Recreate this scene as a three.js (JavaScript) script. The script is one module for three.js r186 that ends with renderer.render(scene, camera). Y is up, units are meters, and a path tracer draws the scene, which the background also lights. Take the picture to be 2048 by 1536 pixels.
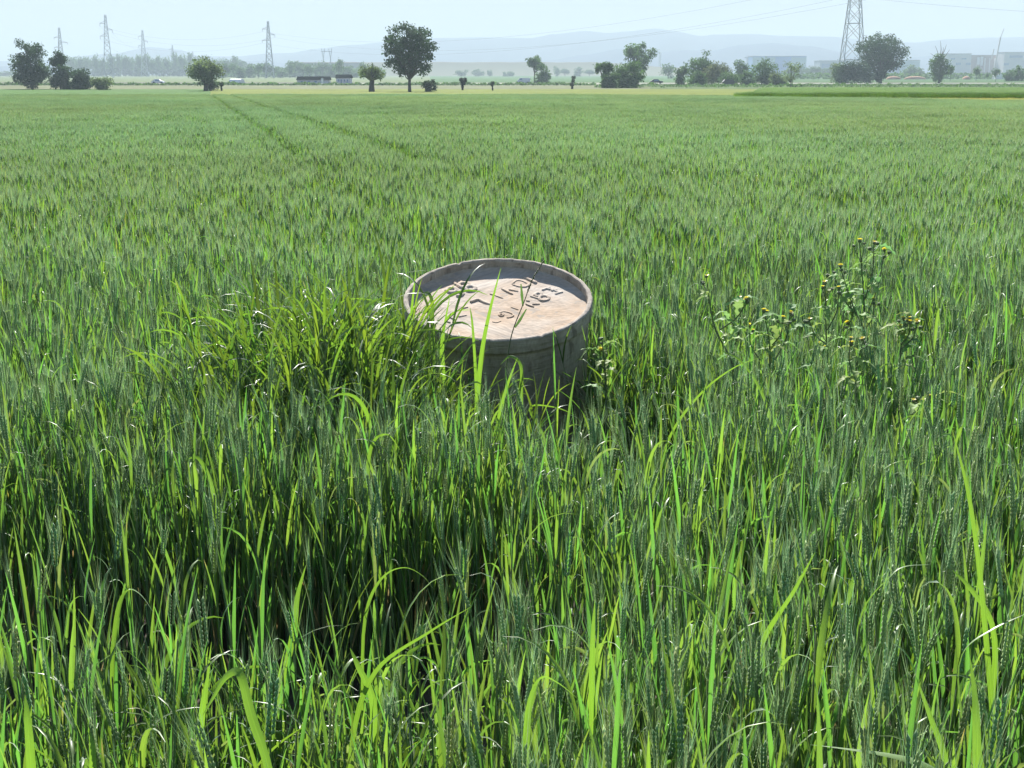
import * as THREE from 'three';
import { mergeGeometries } from 'three/addons/utils/BufferGeometryUtils.js';
import { ImprovedNoise } from 'three/addons/math/ImprovedNoise.js';

// ------------------------------------------------------------------ camera, sky, sun, exposure
const scene = new THREE.Scene();
const EYE = 1.72, FOCAL = 2841, HORIZON = 147;                    // eye height in metres; focal length and horizon row for a 2048 x 1536 frame
const PITCH = Math.atan((768 - HORIZON) / FOCAL);
const camera = new THREE.PerspectiveCamera(2 * Math.atan(768 / FOCAL) * 180 / Math.PI, 4 / 3, 0.05, 30000);
camera.position.set(0, EYE, 0);
camera.rotation.set(-PITCH, 0, 0);
scene.add(camera);

const renderer = new THREE.WebGLRenderer({ antialias: true });
renderer.toneMapping = THREE.LinearToneMapping;
renderer.toneMappingExposure = 2.6;
renderer.shadowMap.enabled = true;

const SUN_AZ = -6 * Math.PI / 180, SUN_EL = 36 * Math.PI / 180;
const sunDir = new THREE.Vector3(Math.sin(SUN_AZ) * Math.cos(SUN_EL), Math.sin(SUN_EL), -Math.cos(SUN_AZ) * Math.cos(SUN_EL));
{
  const W = 512, H = 256, data = new Float32Array(W * H * 4), v = new THREE.Vector3();
  const stops = [[0, 0.33, 0.36, 0.375], [0.06, 0.26, 0.32, 0.365], [0.2, 0.10, 0.17, 0.26], [0.5, 0.042, 0.09, 0.185], [1, 0.024, 0.056, 0.135]];
  for (let j = 0; j < H; j++) for (let i = 0; i < W; i++) {
    const el = ((j + 0.5) / H - 0.5) * Math.PI, az = ((i + 0.5) / W - 0.5) * 2 * Math.PI;
    v.set(Math.cos(el) * Math.cos(az), Math.sin(el), Math.cos(el) * Math.sin(az));
    const s = Math.max(0, Math.sin(el));
    let k = 0; while (k < stops.length - 2 && s > stops[k + 1][0]) k++;
    const a = stops[k], b = stops[k + 1], t = Math.min(1, (s - a[0]) / (b[0] - a[0]));
    const ang = Math.acos(Math.min(1, v.dot(sunDir))) * 180 / Math.PI;
    const glow = 1.0 * Math.exp(-ang / 6) + 0.10 * Math.exp(-ang / 22);
    const o = (j * W + i) * 4;
    data[o] = a[1] + (b[1] - a[1]) * t + glow;
    data[o + 1] = a[2] + (b[2] - a[2]) * t + glow * 0.96;
    data[o + 2] = a[3] + (b[3] - a[3]) * t + glow * 0.88;
    data[o + 3] = 1;
  }
  const sky = new THREE.DataTexture(data, W, H, THREE.RGBAFormat, THREE.FloatType);
  sky.mapping = THREE.EquirectangularReflectionMapping;
  sky.magFilter = THREE.LinearFilter; sky.needsUpdate = true;
  scene.background = sky; scene.environment = sky;
}
const sun = new THREE.DirectionalLight(new THREE.Color(1, 0.965, 0.9), 5.0);
sun.position.copy(sunDir).multiplyScalar(200);
sun.castShadow = true; sun.shadow.mapSize.set(2048, 2048);
Object.assign(sun.shadow.camera, { left: -60, right: 60, top: 60, bottom: -60, near: 1, far: 500 });
scene.add(sun, sun.target);
scene.fog = new THREE.FogExp2(new THREE.Color(0.75, 0.915, 1.0), 0.0003);

// ------------------------------------------------------------------ helpers
const V = (x, y, z) => new THREE.Vector3(x, y, z);
function rng(seed) { let a = seed >>> 0; return () => { a = (a + 0x6D2B79F5) | 0; let t = Math.imul(a ^ (a >>> 15), 1 | a); t = (t + Math.imul(t ^ (t >>> 7), 61 | t)) ^ t; return ((t ^ (t >>> 14)) >>> 0) / 4294967296; }; }
const lerp = (a, b, t) => a + (b - a) * t, clamp = (x, a, b) => Math.min(b, Math.max(a, x)), sstep = (a, b, x) => { const t = clamp((x - a) / (b - a), 0, 1); return t * t * (3 - 2 * t); };
const perlin = new ImprovedNoise();
const noise = (x, y, z = 0.37) => perlin.noise(x, y, z);
const fbm = (x, y, z = 0.37) => noise(x, y, z) * 0.55 + noise(x * 2.1, y * 2.1, z + 3) * 0.28 + noise(x * 4.3, y * 4.3, z + 7) * 0.17;
// the land: falls 7 mm a metre as far as the tree belt and lies level beyond
const ground = (x, z) => { const d = -z; return d > 310 ? -2.17 : d > 0 ? -0.007 * d : 0; };
const CP = Math.cos(PITCH), SP = Math.sin(PITCH);
// a photograph pixel and a distance ahead (metres along -z) as a point in the place
function at(px, py, depth) {
  const cx = (px - 1024) / FOCAL, cy = -(py - 768) / FOCAL;
  const y = cy * CP - SP, z = -cy * SP - CP, k = depth / -z;
  return V(cx * k, EYE + y * k, -depth);
}
const colX = (px, depth) => at(px, 160, depth).x;
const distOf = (py) => 11050 / (py - HORIZON);                     // how far the level land lies under a row below the horizon
const taken = {};
function numbered(name) { const n = taken[name] = (taken[name] ?? -1) + 1; return n ? `${name}_${String(n).padStart(3, '0')}` : name; }
function shade(o) { o.castShadow = true; o.receiveShadow = true; return o; }
function thing(name, label, category, pos = V(0, 0, 0), group) {
  const o = new THREE.Group(); o.name = numbered(name); o.position.copy(pos); o.userData = { label, category };
  if (group) o.userData.group = group;
  scene.add(o); return o;
}
function part(name, geo, mat, parent) { const m = shade(new THREE.Mesh(geo, mat)); m.name = name; parent.add(m); return m; }
function solo(name, geo, mat, label, category, group) { const m = shade(new THREE.Mesh(geo, mat)); m.name = numbered(name); m.userData = { label, category }; if (group) m.userData.group = group; scene.add(m); return m; }
function structure(name, geo, mat, parent = scene) { const m = shade(new THREE.Mesh(geo, mat)); m.name = parent === scene ? numbered(name) : name; if (parent === scene) m.userData.kind = 'structure'; parent.add(m); return m; }
function copyOf(o, label, group) { const c = o.clone(); c.name = numbered(o.name.replace(/_\d{3}$/, '')); c.userData = { ...o.userData }; if (label) c.userData.label = label; if (group) c.userData.group = group; scene.add(c); return c; }

class Geo {                                                        // collects triangles with colours; build() makes one geometry
  constructor() { this.p = []; this.c = []; this.i = []; this.u = []; }
  v(p, c, u = 0, w = 0) { this.p.push(p.x, p.y, p.z); this.c.push(c[0], c[1], c[2]); this.u.push(u, w); return this.p.length / 3 - 1; }
  tri(a, b, c) { this.i.push(a, b, c); }
  quad(a, b, c, d) { this.i.push(a, b, c, a, c, d); }
  build() {
    const g = new THREE.BufferGeometry();
    g.setAttribute('position', new THREE.Float32BufferAttribute(this.p, 3));
    g.setAttribute('color', new THREE.Float32BufferAttribute(this.c, 3));
    g.setAttribute('uv', new THREE.Float32BufferAttribute(this.u, 2));
    g.setIndex(this.i); g.computeVertexNormals(); return g;
  }
  tube(pts, radii, sides, col) {
    let prev = null; const up = V(0.31, 0.2, 0.93).normalize();
    for (let k = 0; k < pts.length; k++) {
      const t = pts[Math.min(k + 1, pts.length - 1)].clone().sub(pts[Math.max(k - 1, 0)]).normalize();
      const a = t.clone().cross(Math.abs(t.dot(up)) > 0.95 ? V(1, 0, 0) : up).normalize(), b = t.clone().cross(a), ring = [];
      for (let s = 0; s < sides; s++) { const f = s / sides * 2 * Math.PI; ring.push(this.v(pts[k].clone().addScaledVector(a, Math.cos(f) * radii[k]).addScaledVector(b, Math.sin(f) * radii[k]), col, s / sides, k)); }
      if (prev) for (let s = 0; s < sides; s++) { const n = (s + 1) % sides; this.quad(prev[s], prev[n], ring[n], ring[s]); }
      prev = ring;
    }
    return this;
  }
  bar(a, b, w, col) {                                              // a square bar between two points
    const t = b.clone().sub(a).normalize(), s = t.clone().cross(Math.abs(t.y) > 0.9 ? V(1, 0, 0) : V(0, 1, 0)).normalize().multiplyScalar(w / 2), n = t.clone().cross(s).normalize().multiplyScalar(w / 2), r = [];
    for (const p of [a, b]) for (const [x, y] of [[1, 1], [-1, 1], [-1, -1], [1, -1]]) r.push(this.v(p.clone().addScaledVector(s, x).addScaledVector(n, y), col));
    for (let k = 0; k < 4; k++) this.quad(r[k], r[(k + 1) % 4], r[4 + (k + 1) % 4], r[4 + k]);
    this.quad(r[0], r[3], r[2], r[1]); this.quad(r[4], r[5], r[6], r[7]);
    return this;
  }
  seed(c, axis, side, len, r1, r2, col) {                          // a small pointed grain, eight faces
    const n = axis.clone().cross(side).normalize(), s = n.clone().cross(axis).normalize();
    const a = this.v(c.clone().addScaledVector(axis, -len * 0.42), col), b = this.v(c.clone().addScaledVector(axis, len * 0.58), col);
    const q = [[r1, 0], [0, r2], [-r1, 0], [0, -r2]].map(([x, y]) => this.v(c.clone().addScaledVector(s, x).addScaledVector(n, y), col));
    for (let k = 0; k < 4; k++) { this.tri(a, q[(k + 1) % 4], q[k]); this.tri(b, q[k], q[(k + 1) % 4]); }
    return this;
  }
  awn(p, dir, side, len, w, col) { const a = this.v(p.clone().addScaledVector(side, w / 2), col), b = this.v(p.clone().addScaledVector(side, -w / 2), col), c = this.v(p.clone().addScaledVector(dir, len), col); this.tri(a, b, c); return this; }
  // a grass blade along a centreline; the mid rib is folded in
  strip(pts, sides, widths, fold, col, tip, tipFrom = 2, flat = false) {
    let prev = null; const n = pts.length;
    for (let k = 0; k < n; k++) {
      const t = k / (n - 1), d = pts[Math.min(k + 1, n - 1)].clone().sub(pts[Math.max(k - 1, 0)]).normalize();
      const s = sides[k].clone().addScaledVector(d, -sides[k].dot(d)).normalize(), nn = s.clone().cross(d), hw = widths[k] / 2;
      const f = tip ? sstep(tipFrom, Math.min(1, tipFrom + 0.15), t) : 0, c = tip ? [0, 1, 2].map((q) => lerp(col[q], tip[q], f)) : col;
      const row = [this.v(pts[k].clone().addScaledVector(s, -hw).addScaledVector(nn, fold * hw), c, 0, t)];
      if (!flat) row.push(this.v(pts[k], c, 0.5, t));
      row.push(this.v(pts[k].clone().addScaledVector(s, hw).addScaledVector(nn, fold * hw), c, 1, t));
      if (prev) for (let q = 0; q + 1 < row.length; q++) this.quad(prev[q], prev[q + 1], row[q + 1], row[q]);
      prev = row;
    }
    return this;
  }
  blade(o) {
    const { p, az, len, th = 0.2, bend = 0.4, pow = 1.6, w, fold = 0.35, twist = 0, drift = 0, segs = 8, col, tip, tipFrom, flat } = o;
    const pts = [p.clone()], sides = [], ws = [], q = p.clone();
    for (let k = 0; k <= segs; k++) {
      const t = k / segs, a = th + bend * Math.pow(t, pow), z = az + drift * t;
      const d = V(Math.sin(a) * Math.cos(z), Math.cos(a), Math.sin(a) * Math.sin(z));
      if (k < segs) { q.addScaledVector(d, len / segs); pts.push(q.clone()); }
      sides.push(V(-Math.sin(z), 0, Math.cos(z)).applyAxisAngle(d, twist * t));
      ws.push(w * (k === segs ? 0.04 : Math.min(1, 0.55 + t * 2.2) * Math.pow(1 - Math.pow(t, 2.6), 0.9)));
    }
    return this.strip(pts, sides, ws, fold, col, tip, tipFrom, flat);
  }
}

function noiseTexture(size, fn) {
  const d = new Uint8Array(size * size * 4);
  for (let y = 0; y < size; y++) for (let x = 0; x < size; x++) { const c = fn(x / size, y / size), o = (y * size + x) * 4; d[o] = clamp(c[0], 0, 1) * 255; d[o + 1] = clamp(c[1], 0, 1) * 255; d[o + 2] = clamp(c[2], 0, 1) * 255; d[o + 3] = 255; }
  const t = new THREE.DataTexture(d, size, size); t.wrapS = t.wrapT = THREE.RepeatWrapping; t.magFilter = THREE.LinearFilter; t.minFilter = THREE.LinearMipmapLinearFilter; t.generateMipmaps = true; t.needsUpdate = true; return t;
}
// noise that wraps: a torus in four directions folded into three
function wrapNoise(u, v, f, z) { const a = u * 2 * Math.PI, b = v * 2 * Math.PI, r = f / (2 * Math.PI); return noise(Math.cos(a) * r + 11, Math.sin(a) * r + Math.cos(b) * r * 1.3, Math.sin(b) * r * 1.3 + z); }

// ------------------------------------------------------------------ materials
const veins = noiseTexture(64, (u, v) => { const rib = Math.exp(-(((u - 0.5) / 0.045) ** 2)) * 0.16, k = 0.86 + rib + 0.07 * Math.sin(u * 2 * Math.PI * 9) + 0.10 * wrapNoise(u, v, 6, 2); return [k, k, k]; });
veins.repeat.set(1, 2);
const leafMat = new THREE.MeshPhysicalMaterial({ name: 'grass leaf', vertexColors: true, map: veins, roughness: 1, transmission: 0.57, thickness: 0, clearcoat: 1, clearcoatRoughness: 0.38, specularIntensity: 0.5, sheen: 0.65, sheenColor: new THREE.Color(0.32, 0.53, 0.6), sheenRoughness: 1, side: THREE.DoubleSide });
const stalkMat = new THREE.MeshPhysicalMaterial({ name: 'green stalk', vertexColors: true, roughness: 1, transmission: 0.3, thickness: 0, clearcoat: 0.35, clearcoatRoughness: 0.4, specularIntensity: 0.4, sheen: 0.25, sheenColor: new THREE.Color(0.4, 0.54, 0.48), sheenRoughness: 1, side: THREE.DoubleSide });
const foliageMat = new THREE.MeshPhysicalMaterial({ name: 'tree foliage', vertexColors: true, roughness: 1, transmission: 0.48, thickness: 0, specularIntensity: 0.4, side: THREE.DoubleSide });
const barkMat = new THREE.MeshStandardMaterial({ name: 'bark', vertexColors: true, roughness: 0.9 });
const steelMat = new THREE.MeshStandardMaterial({ name: 'galvanised steel', color: new THREE.Color(0.42, 0.44, 0.46), roughness: 0.5, metalness: 0.4 });
const weedMat = new THREE.MeshPhysicalMaterial({ name: 'thistle leaf', vertexColors: true, roughness: 1, transmission: 0.45, thickness: 0, clearcoat: 0.25, clearcoatRoughness: 0.5, specularIntensity: 0.3, side: THREE.DoubleSide });
const paint = (r, g, b, rough = 0.7) => new THREE.MeshStandardMaterial({ color: new THREE.Color().setRGB(r, g, b), roughness: rough });

// ------------------------------------------------------------------ ground, fields, hills
const PIPE = { d: 5.95, tilt: 17 * Math.PI / 180, R: 0.4 };
{
  const zs = [], xs = [];
  for (let d = -40; d < 20; d += 0.5) zs.push(-d);
  for (let d = 20, s = 1.5; d < 14000; d += s, s *= 1.14) zs.push(-d);
  for (let x = 0, s = 0.45; x < 9000; x += s, s *= x > 8 ? 1.16 : 1) xs.push(x);
  const X = [...xs.slice(1).reverse().map((x) => -x), ...xs], g = new Geo();
  for (const z of zs) for (const x of X) {
    const near = 1 - sstep(20, 60, Math.hypot(x, z)), n = fbm(x * 1.3, z * 1.3), soil = 1 - sstep(150, 200, -z);
    const k = 0.85 + 0.3 * fbm(x * 0.05 + 5, z * 0.02), s = [0.085, 0.062, 0.042], f = [0.13 * k, 0.17 * k, 0.06 * k];
    g.v(V(x, ground(x, z) + near * n * 0.03, z), [0, 1, 2].map((q) => lerp(f[q], s[q] * (1 + n * 0.5), soil)), x, z);
  }
  const n = X.length;
  for (let j = 0; j + 1 < zs.length; j++) for (let i = 0; i + 1 < n; i++) g.quad(j * n + i, j * n + i + 1, (j + 1) * n + i + 1, (j + 1) * n + i);
  const grain = noiseTexture(256, (u, v) => { const k = 0.8 + 0.35 * wrapNoise(u, v, 9, 1) + 0.3 * wrapNoise(u, v, 40, 5); return [k, k, k]; });
  grain.repeat.set(0.7, 0.7);
  structure('ground', g.build(), new THREE.MeshStandardMaterial({ name: 'soil and far farmland', vertexColors: true, map: grain, roughness: 0.95 }));
}
// a far field: a sheet over the land between two distances and between two photograph columns at those distances
const fieldGrain = noiseTexture(256, (u, v) => { const k = 0.82 + 0.22 * wrapNoise(u, v, 7, 2) + 0.3 * wrapNoise(u, v, 60, 9); return [k, k, k * 0.96]; });
let sheet = 0;
function field(name, d0, d1, px0, px1, col, rough = 0.9, lift = 0) {
  const g = new Geo(), N = 24, M = 24; sheet++;
  for (let j = 0; j <= N; j++) for (let i = 0; i <= M; i++) {
    const d = lerp(d0, d1, (j / N) ** 1.5), x = lerp(colX(px0, d), colX(px1, d), i / M);
    g.v(V(x, ground(x, -d) + 0.05 + sheet * 0.012 + lift, -d), [1, 1, 1], x, -d);
  }
  for (let j = 0; j < N; j++) for (let i = 0; i < M; i++) g.quad(j * (M + 1) + i, j * (M + 1) + i + 1, (j + 1) * (M + 1) + i + 1, (j + 1) * (M + 1) + i);
  const t = fieldGrain.clone(); t.repeat.set(0.02, 0.012); t.needsUpdate = true;
  return structure(name, g.build(), new THREE.MeshPhysicalMaterial({ color: new THREE.Color().setRGB(...col), map: t, roughness: rough, specularIntensity: 0.05 }));
}
field('far_field', 640, 3200, 860, 1420, [0.07, 0.16, 0.055]);
field('far_field', 640, 3200, -300, 860, [0.15, 0.20, 0.09]);
field('far_field', 640, 3200, 1420, 2400, [0.08, 0.155, 0.06]);
field('ploughed_field', 545, 640, -300, 720, [0.14, 0.14, 0.11]);
field('dry_grass_strip', 356, 470, -300, 1300, [0.17, 0.19, 0.1]);
field('pasture', 356, 560, 1300, 2400, [0.10, 0.15, 0.055]);
field('green_field', 170, 356, -300, 420, [0.07, 0.16, 0.025]);
field('yellow_green_field', 170, 356, 420, 2400, [0.165, 0.205, 0.03]);
{
  const g = new Geo(), d0 = 505, d1 = 520, N = 40;
  for (let i = 0; i <= N; i++) for (const d of [d0, d1]) { const x = lerp(colX(-400, d0), colX(2450, d0), i / N); g.v(V(x, ground(x, -d) + 0.4, -d), [1, 1, 1], x, d); }
  for (let i = 0; i < N; i++) g.quad(i * 2, i * 2 + 2, i * 2 + 3, i * 2 + 1);
  structure('road', g.build(), paint(0.12, 0.12, 0.125, 0.85));
}
// ridges of the distant hills: [column, row] of the skyline, each a real slope hundreds of metres deep
function ridge(dist, deep, line, col, seed) {
  const g = new Geo(), N = 240, M = 10, a = line[0][0], b = line[line.length - 1][0];
  const rowAt = (x) => { let k = 0; while (k < line.length - 2 && x > line[k + 1][0]) k++; const [x0, y0] = line[k], [x1, y1] = line[k + 1]; return lerp(y0, y1, sstep(0, 1, clamp((x - x0) / (x1 - x0), 0, 1))); };
  for (let j = 0; j <= M; j++) for (let i = 0; i <= N; i++) {
    const px = lerp(a, b, i / N), t = j / M, d = dist - deep * (1 - t), X = colX(px, dist), p = at(px, rowAt(px), dist);
    const rough = noise(px * 0.025, t * 4, seed) * 0.16 * Math.sin(Math.PI * t) + noise(px * 0.09, 1, seed) * 0.012;
    g.v(V(X, lerp(-6, p.y, clamp(Math.pow(t, 0.8) + rough * (t < 1 ? 1 : 0.5), 0, 1.05)), -d), col, X, d);
  }
  for (let i = 0; i <= N; i++) { const px = lerp(a, b, i / N); g.v(V(colX(px, dist), -6, -dist - deep * 0.6), col, 0, 0); }
  for (let j = 0; j <= M; j++) for (let i = 0; i < N; i++) { const q = j * (N + 1) + i; g.quad(q, q + 1, q + N + 2, q + N + 1); }
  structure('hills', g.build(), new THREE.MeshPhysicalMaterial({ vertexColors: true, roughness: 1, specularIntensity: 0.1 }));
}
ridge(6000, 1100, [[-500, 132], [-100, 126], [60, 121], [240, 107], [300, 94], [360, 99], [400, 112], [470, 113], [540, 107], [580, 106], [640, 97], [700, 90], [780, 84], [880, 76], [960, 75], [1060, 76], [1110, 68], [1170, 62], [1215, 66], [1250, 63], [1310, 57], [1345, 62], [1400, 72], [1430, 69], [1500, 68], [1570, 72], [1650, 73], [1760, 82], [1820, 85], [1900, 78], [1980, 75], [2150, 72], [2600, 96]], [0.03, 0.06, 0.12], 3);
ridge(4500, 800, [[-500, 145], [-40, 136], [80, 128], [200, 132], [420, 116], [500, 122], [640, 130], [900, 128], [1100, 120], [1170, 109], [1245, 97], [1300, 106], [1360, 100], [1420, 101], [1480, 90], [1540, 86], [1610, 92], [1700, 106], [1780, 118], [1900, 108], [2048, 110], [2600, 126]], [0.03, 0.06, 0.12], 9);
{ // long grassed bank behind the fields, with a bare brown crest
  const g = new Geo(), N = 90, d = 2500, prof = [[-40, -2.4], [-20, 8], [-8, 18], [-5, 20.6], [5, 20.9], [9, 18], [40, -2.4]];
  for (let i = 0; i <= N; i++) prof.forEach(([o, h], k) => { const px = lerp(560, 1360, i / N), end = Math.min(sstep(560, 590, px), 1 - sstep(1180, 1360, px) * 0.4); g.v(V(colX(px, d), -2.4 + (h + 2.4) * end * (1 + 0.04 * noise(px * 0.03, 1)), -d - o * 2), k >= 3 && k <= 4 ? [0.14, 0.11, 0.08] : [0.2, 0.2, 0.12], px, k); });
  const m = prof.length; for (let i = 0; i < N; i++) for (let k = 0; k + 1 < m; k++) g.quad(i * m + k, (i + 1) * m + k, (i + 1) * m + k + 1, i * m + k + 1);
  structure('embankment', g.build(), new THREE.MeshPhysicalMaterial({ vertexColors: true, roughness: 1, specularIntensity: 0.1 }));
}

// ------------------------------------------------------------------ wheat
const LEAF = [0.15, 0.29, 0.031], STALK = [0.12, 0.19, 0.07], EAR = [0.23, 0.33, 0.12], AWN = [0.24, 0.36, 0.15], YEL = [0.42, 0.36, 0.09];
const tint = (c, k, r) => [c[0] * k * (1 + (r - 0.5) * 0.5), c[1] * k, c[2] * k * (1 - (r - 0.5) * 0.3)];
function wheatParts(r, lod, eared) {
  const h = 0.64 + (r() - 0.5) * 0.11, lean = 0.10 * r(), la = r() * 6.28, top = V(Math.cos(la) * lean * h, h, Math.sin(la) * lean * h);
  const onStem = (t) => V(top.x * t * t, h * t, top.z * t * t), out = { stem: new Geo(), leaves: [], ear: null, awns: null }, k0 = 0.85 + r() * 0.3;
  if (lod < 2) out.stem.tube([0, 0.35, 0.7, 1].map(onStem), [0.0026, 0.0026, 0.0022, 0.0016], lod ? 3 : 5, tint(STALK, k0, r()));
  const n = lod > 1 ? 3 : 4, az0 = r() * 6.28, spots = eared ? [0.25, 0.45, 0.66, 0.82] : [0.25, 0.45, 0.65, 0.8];
  for (let k = 0; k < n; k++) {
    const t = spots[k + (4 - n)] + (r() - 0.5) * 0.08, L = new Geo(), droop = r() < (eared ? 0.16 : 0.24), old = r() < 0.022;
    L.blade({ p: onStem(t), az: az0 + k * 3.0 + (r() - 0.5) * 0.9, len: (eared ? 0.13 : 0.16) + r() * 0.10, th: 0.06 + r() * 0.2, bend: droop ? 1.7 + r() * 1.2 : 0.05 + r() * 0.34, pow: droop ? 2 + r() * 1.6 : 1.4, w: (eared ? 0.0072 : 0.008) + r() * 0.004, fold: 0.15 + r() * 0.5, twist: (r() - 0.5) * (r() < 0.3 ? 5 : 1.4), drift: (r() - 0.5) * 0.6, segs: lod === 0 ? 9 : lod === 1 ? 5 : 3, flat: lod > 1, col: k === 0 && r() < 0.3 ? tint([0.36, 0.3, 0.12], 0.7 + r() * 0.4, r()) : r() < 0.03 ? tint([0.3, 0.33, 0.06], 0.9, r()) : tint(LEAF, 0.78 + r() * 0.55, r()), tip: old ? YEL : null, tipFrom: old ? 0.68 + r() * 0.25 : 2 });
    out.leaves.push(L);
  }
  if (eared) {
    const E = new Geo(), A = new Geo(), len = 0.058 + r() * 0.034, dir = V(top.x * 2 + (r() - 0.5) * 0.3, h, top.z * 2 + (r() - 0.5) * 0.3).normalize();
    const s = V(Math.cos(la + 1), 0, Math.sin(la + 1)), n2 = dir.clone().cross(s).normalize(), col = tint(EAR, 0.8 + r() * 0.5, r()), m = lod === 0 ? 20 : 0;
    for (let k = 0; k < m; k++) {
      const t = k / m, sd = k % 2 ? 1 : -1, c = top.clone().addScaledVector(dir, t * len).addScaledVector(s, sd * 0.0042), ax = dir.clone().addScaledVector(s, sd * (0.14 + r() * 0.12)).normalize(), kk = 0.85 + r() * 0.3;
      E.seed(c, ax, s, 0.0165, 0.0032, 0.0043 * (1 - 0.3 * t), col.map((x) => x * kk));
      for (let q = 0; q < (k % 3 ? 1 : 2); q++) A.awn(c.clone().addScaledVector(ax, 0.006), dir.clone().addScaledVector(s, sd * (0.08 + r() * 0.16)).addScaledVector(n2, (r() - 0.5) * 0.34).normalize(), V(r() - 0.5, r() - 0.5, r() - 0.5).normalize(), 0.055 + r() * 0.04, 0.0008, tint(AWN, 1, r()));
    }
    if (lod > 0) {
      const c = top.clone().addScaledVector(dir, len * 0.45);
      E.seed(c, dir, s, len * 1.15, 0.0075, 0.0062, col);
      for (let q = 0; q < (lod === 1 ? 14 : 6); q++) A.awn(top.clone().addScaledVector(dir, len * (0.35 + r() * 0.6)), dir.clone().addScaledVector(s, (r() - 0.5) * 0.5).addScaledVector(n2, (r() - 0.5) * 0.5).normalize(), V(r() - 0.5, 0.2, r() - 0.5).normalize(), 0.07 + r() * 0.04, lod === 1 ? 0.0015 : 0.003, tint(AWN, 1, r()));
    }
    out.ear = E; out.awns = A;
  }
  return out;
}
const NEAR_KINDS = 26, MID_KINDS = 18, kindEared = (k) => k % 13 < 7;
const nearParts = [], nearGeo = [], midGeo = [];
function joined(parts) {                                           // leaf group first, stalk group second
  const soft = new Geo(), hard = new Geo();
  const add = (to, g) => { const b = to.p.length / 3; to.p.push(...g.p); to.c.push(...g.c); to.u.push(...g.u); for (const i of g.i) to.i.push(i + b); };
  for (const p of parts) { p.leaves.forEach((l) => add(soft, l)); if (p.awns) add(soft, p.awns); add(hard, p.stem); if (p.ear) add(hard, p.ear); }
  return mergeGeometries([soft.build(), hard.build()], true);
}
for (let k = 0; k < NEAR_KINDS; k++) {
  const p = wheatParts(rng(100 + k), 0, kindEared(k)); nearGeo.push(joined([p]));
  nearParts.push({ stem: p.stem.build(), leaves: p.leaves.map((l) => l.build()), ear: p.ear?.build(), awns: p.awns?.build() });
}
for (let k = 0; k < MID_KINDS; k++) { // a clump of stalks 0.3 m across
  const r = rng(300 + k), plants = [];
  for (let q = 0; q < 31; q++) {
    const p = wheatParts(r, 1, r() < 0.52), a = r() * 6.28, rad = Math.sqrt(r()) * 0.2, dx = Math.cos(a) * rad, dz = Math.sin(a) * rad;
    for (const g of [p.stem, ...p.leaves, p.ear, p.awns]) if (g) for (let i = 0; i < g.p.length; i += 3) { g.p[i] += dx; g.p[i + 2] += dz; }
    plants.push(p);
  }
  midGeo.push(joined(plants));
}
const CLUMP_KINDS = 14, clumpGeo = [];
for (let k = 0; k < CLUMP_KINDS; k++) {
  const r = rng(500 + k), plants = [];
  for (let q = 0; q < 41; q++) {
    const p = wheatParts(r, 0, r() < 0.5), a = r() * 6.28, rad = Math.sqrt(r()) * 0.2, dx = Math.cos(a) * rad, dz = Math.sin(a) * rad, s = 0.9 + r() * 0.2;
    for (const g of [p.stem, ...p.leaves, p.ear, p.awns]) if (g) for (let i = 0; i < g.p.length; i += 3) { g.p[i] = g.p[i] * s + dx; g.p[i + 1] *= s; g.p[i + 2] = g.p[i + 2] * s + dz; }
    plants.push(p);
  }
  clumpGeo.push(joined(plants));
}
const PATCH_KINDS = 7, PATCH = 0.8, patchGeo = [];
for (let k = 0; k < PATCH_KINDS; k++) {
  const r = rng(700 + k), plants = [];
  for (let q = 0; q < 185; q++) {
    const p = wheatParts(r, 2, r() < 0.55), a = r() * 6.28, rad = Math.sqrt(r()) * 0.56, dx = Math.cos(a) * rad, dz = Math.sin(a) * rad;
    for (const g of [p.stem, ...p.leaves, p.ear, p.awns]) if (g) for (let i = 0; i < g.p.length; i += 3) { g.p[i] += dx; g.p[i + 2] += dz; }
    plants.push(p);
  }
  patchGeo.push(joined(plants));
}
const pipeTop = at(996, 594, PIPE.d);                              // middle of the rim
const pipeAxis = V(0, Math.cos(PIPE.tilt), Math.sin(PIPE.tilt));
// tracks of the sprayer run away to the left of the view
const TRACK_DIR = V(Math.sin(-0.215), 0, -Math.cos(-0.215)), TRACK_OFF = V(-TRACK_DIR.z, 0, TRACK_DIR.x);
const TRACKS = [1.3, 2.95, -12, -10.35, 14.6, 16.25, -25.3, -23.65];
function inTrack(x, z) { const o = x * TRACK_OFF.x + z * TRACK_OFF.z; let m = 9; for (const c of TRACKS) m = Math.min(m, Math.abs(o - c)); return m; }
const edgeDist = (x) => { const px = 1024 + x / 105 * FOCAL; return lerp(138, 84, sstep(1150, 2100, px)); };
// the share of the sowing that came up at a place, from 0 to 1: it thins the plants and leaves their colour alone
function cameUp(x, z) {
  const d = -z;
  let share = 1;
  const gap = sstep(2.6, 2.75, d + 0.12 * noise(x * 2, 3)) * (1 - sstep(3.65, 3.85, d + 0.16 * noise(x * 2.3, 9)));
  share *= 1 - gap * lerp(0.94, 0.35, sstep(-0.12, 0.5, x));
  const q = Math.hypot(x - pipeTop.x, z + 5.95); share *= sstep(0.43, 0.5, q);
  share *= 1 - 0.96 * (1 - sstep(0.75, 1.1, Math.hypot((x - 0.24) / 0.46, (d - 4.95) / 0.8) + 0.15 * noise(x * 4, d * 4)));   // trodden, weedy spot beside the pipe
  share *= 1 - 0.85 * (1 - sstep(0.7, 1.1, Math.hypot((x + 0.55) / 0.75, (d - 5.0) / 0.65) + 0.2 * noise(x * 3, d * 3)));   // wild grass has crowded the wheat out here
  if (d < 30) share *= 0.45 + 0.55 * sstep(0.1, 0.2, inTrack(x, z));
  return share;
}
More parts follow.
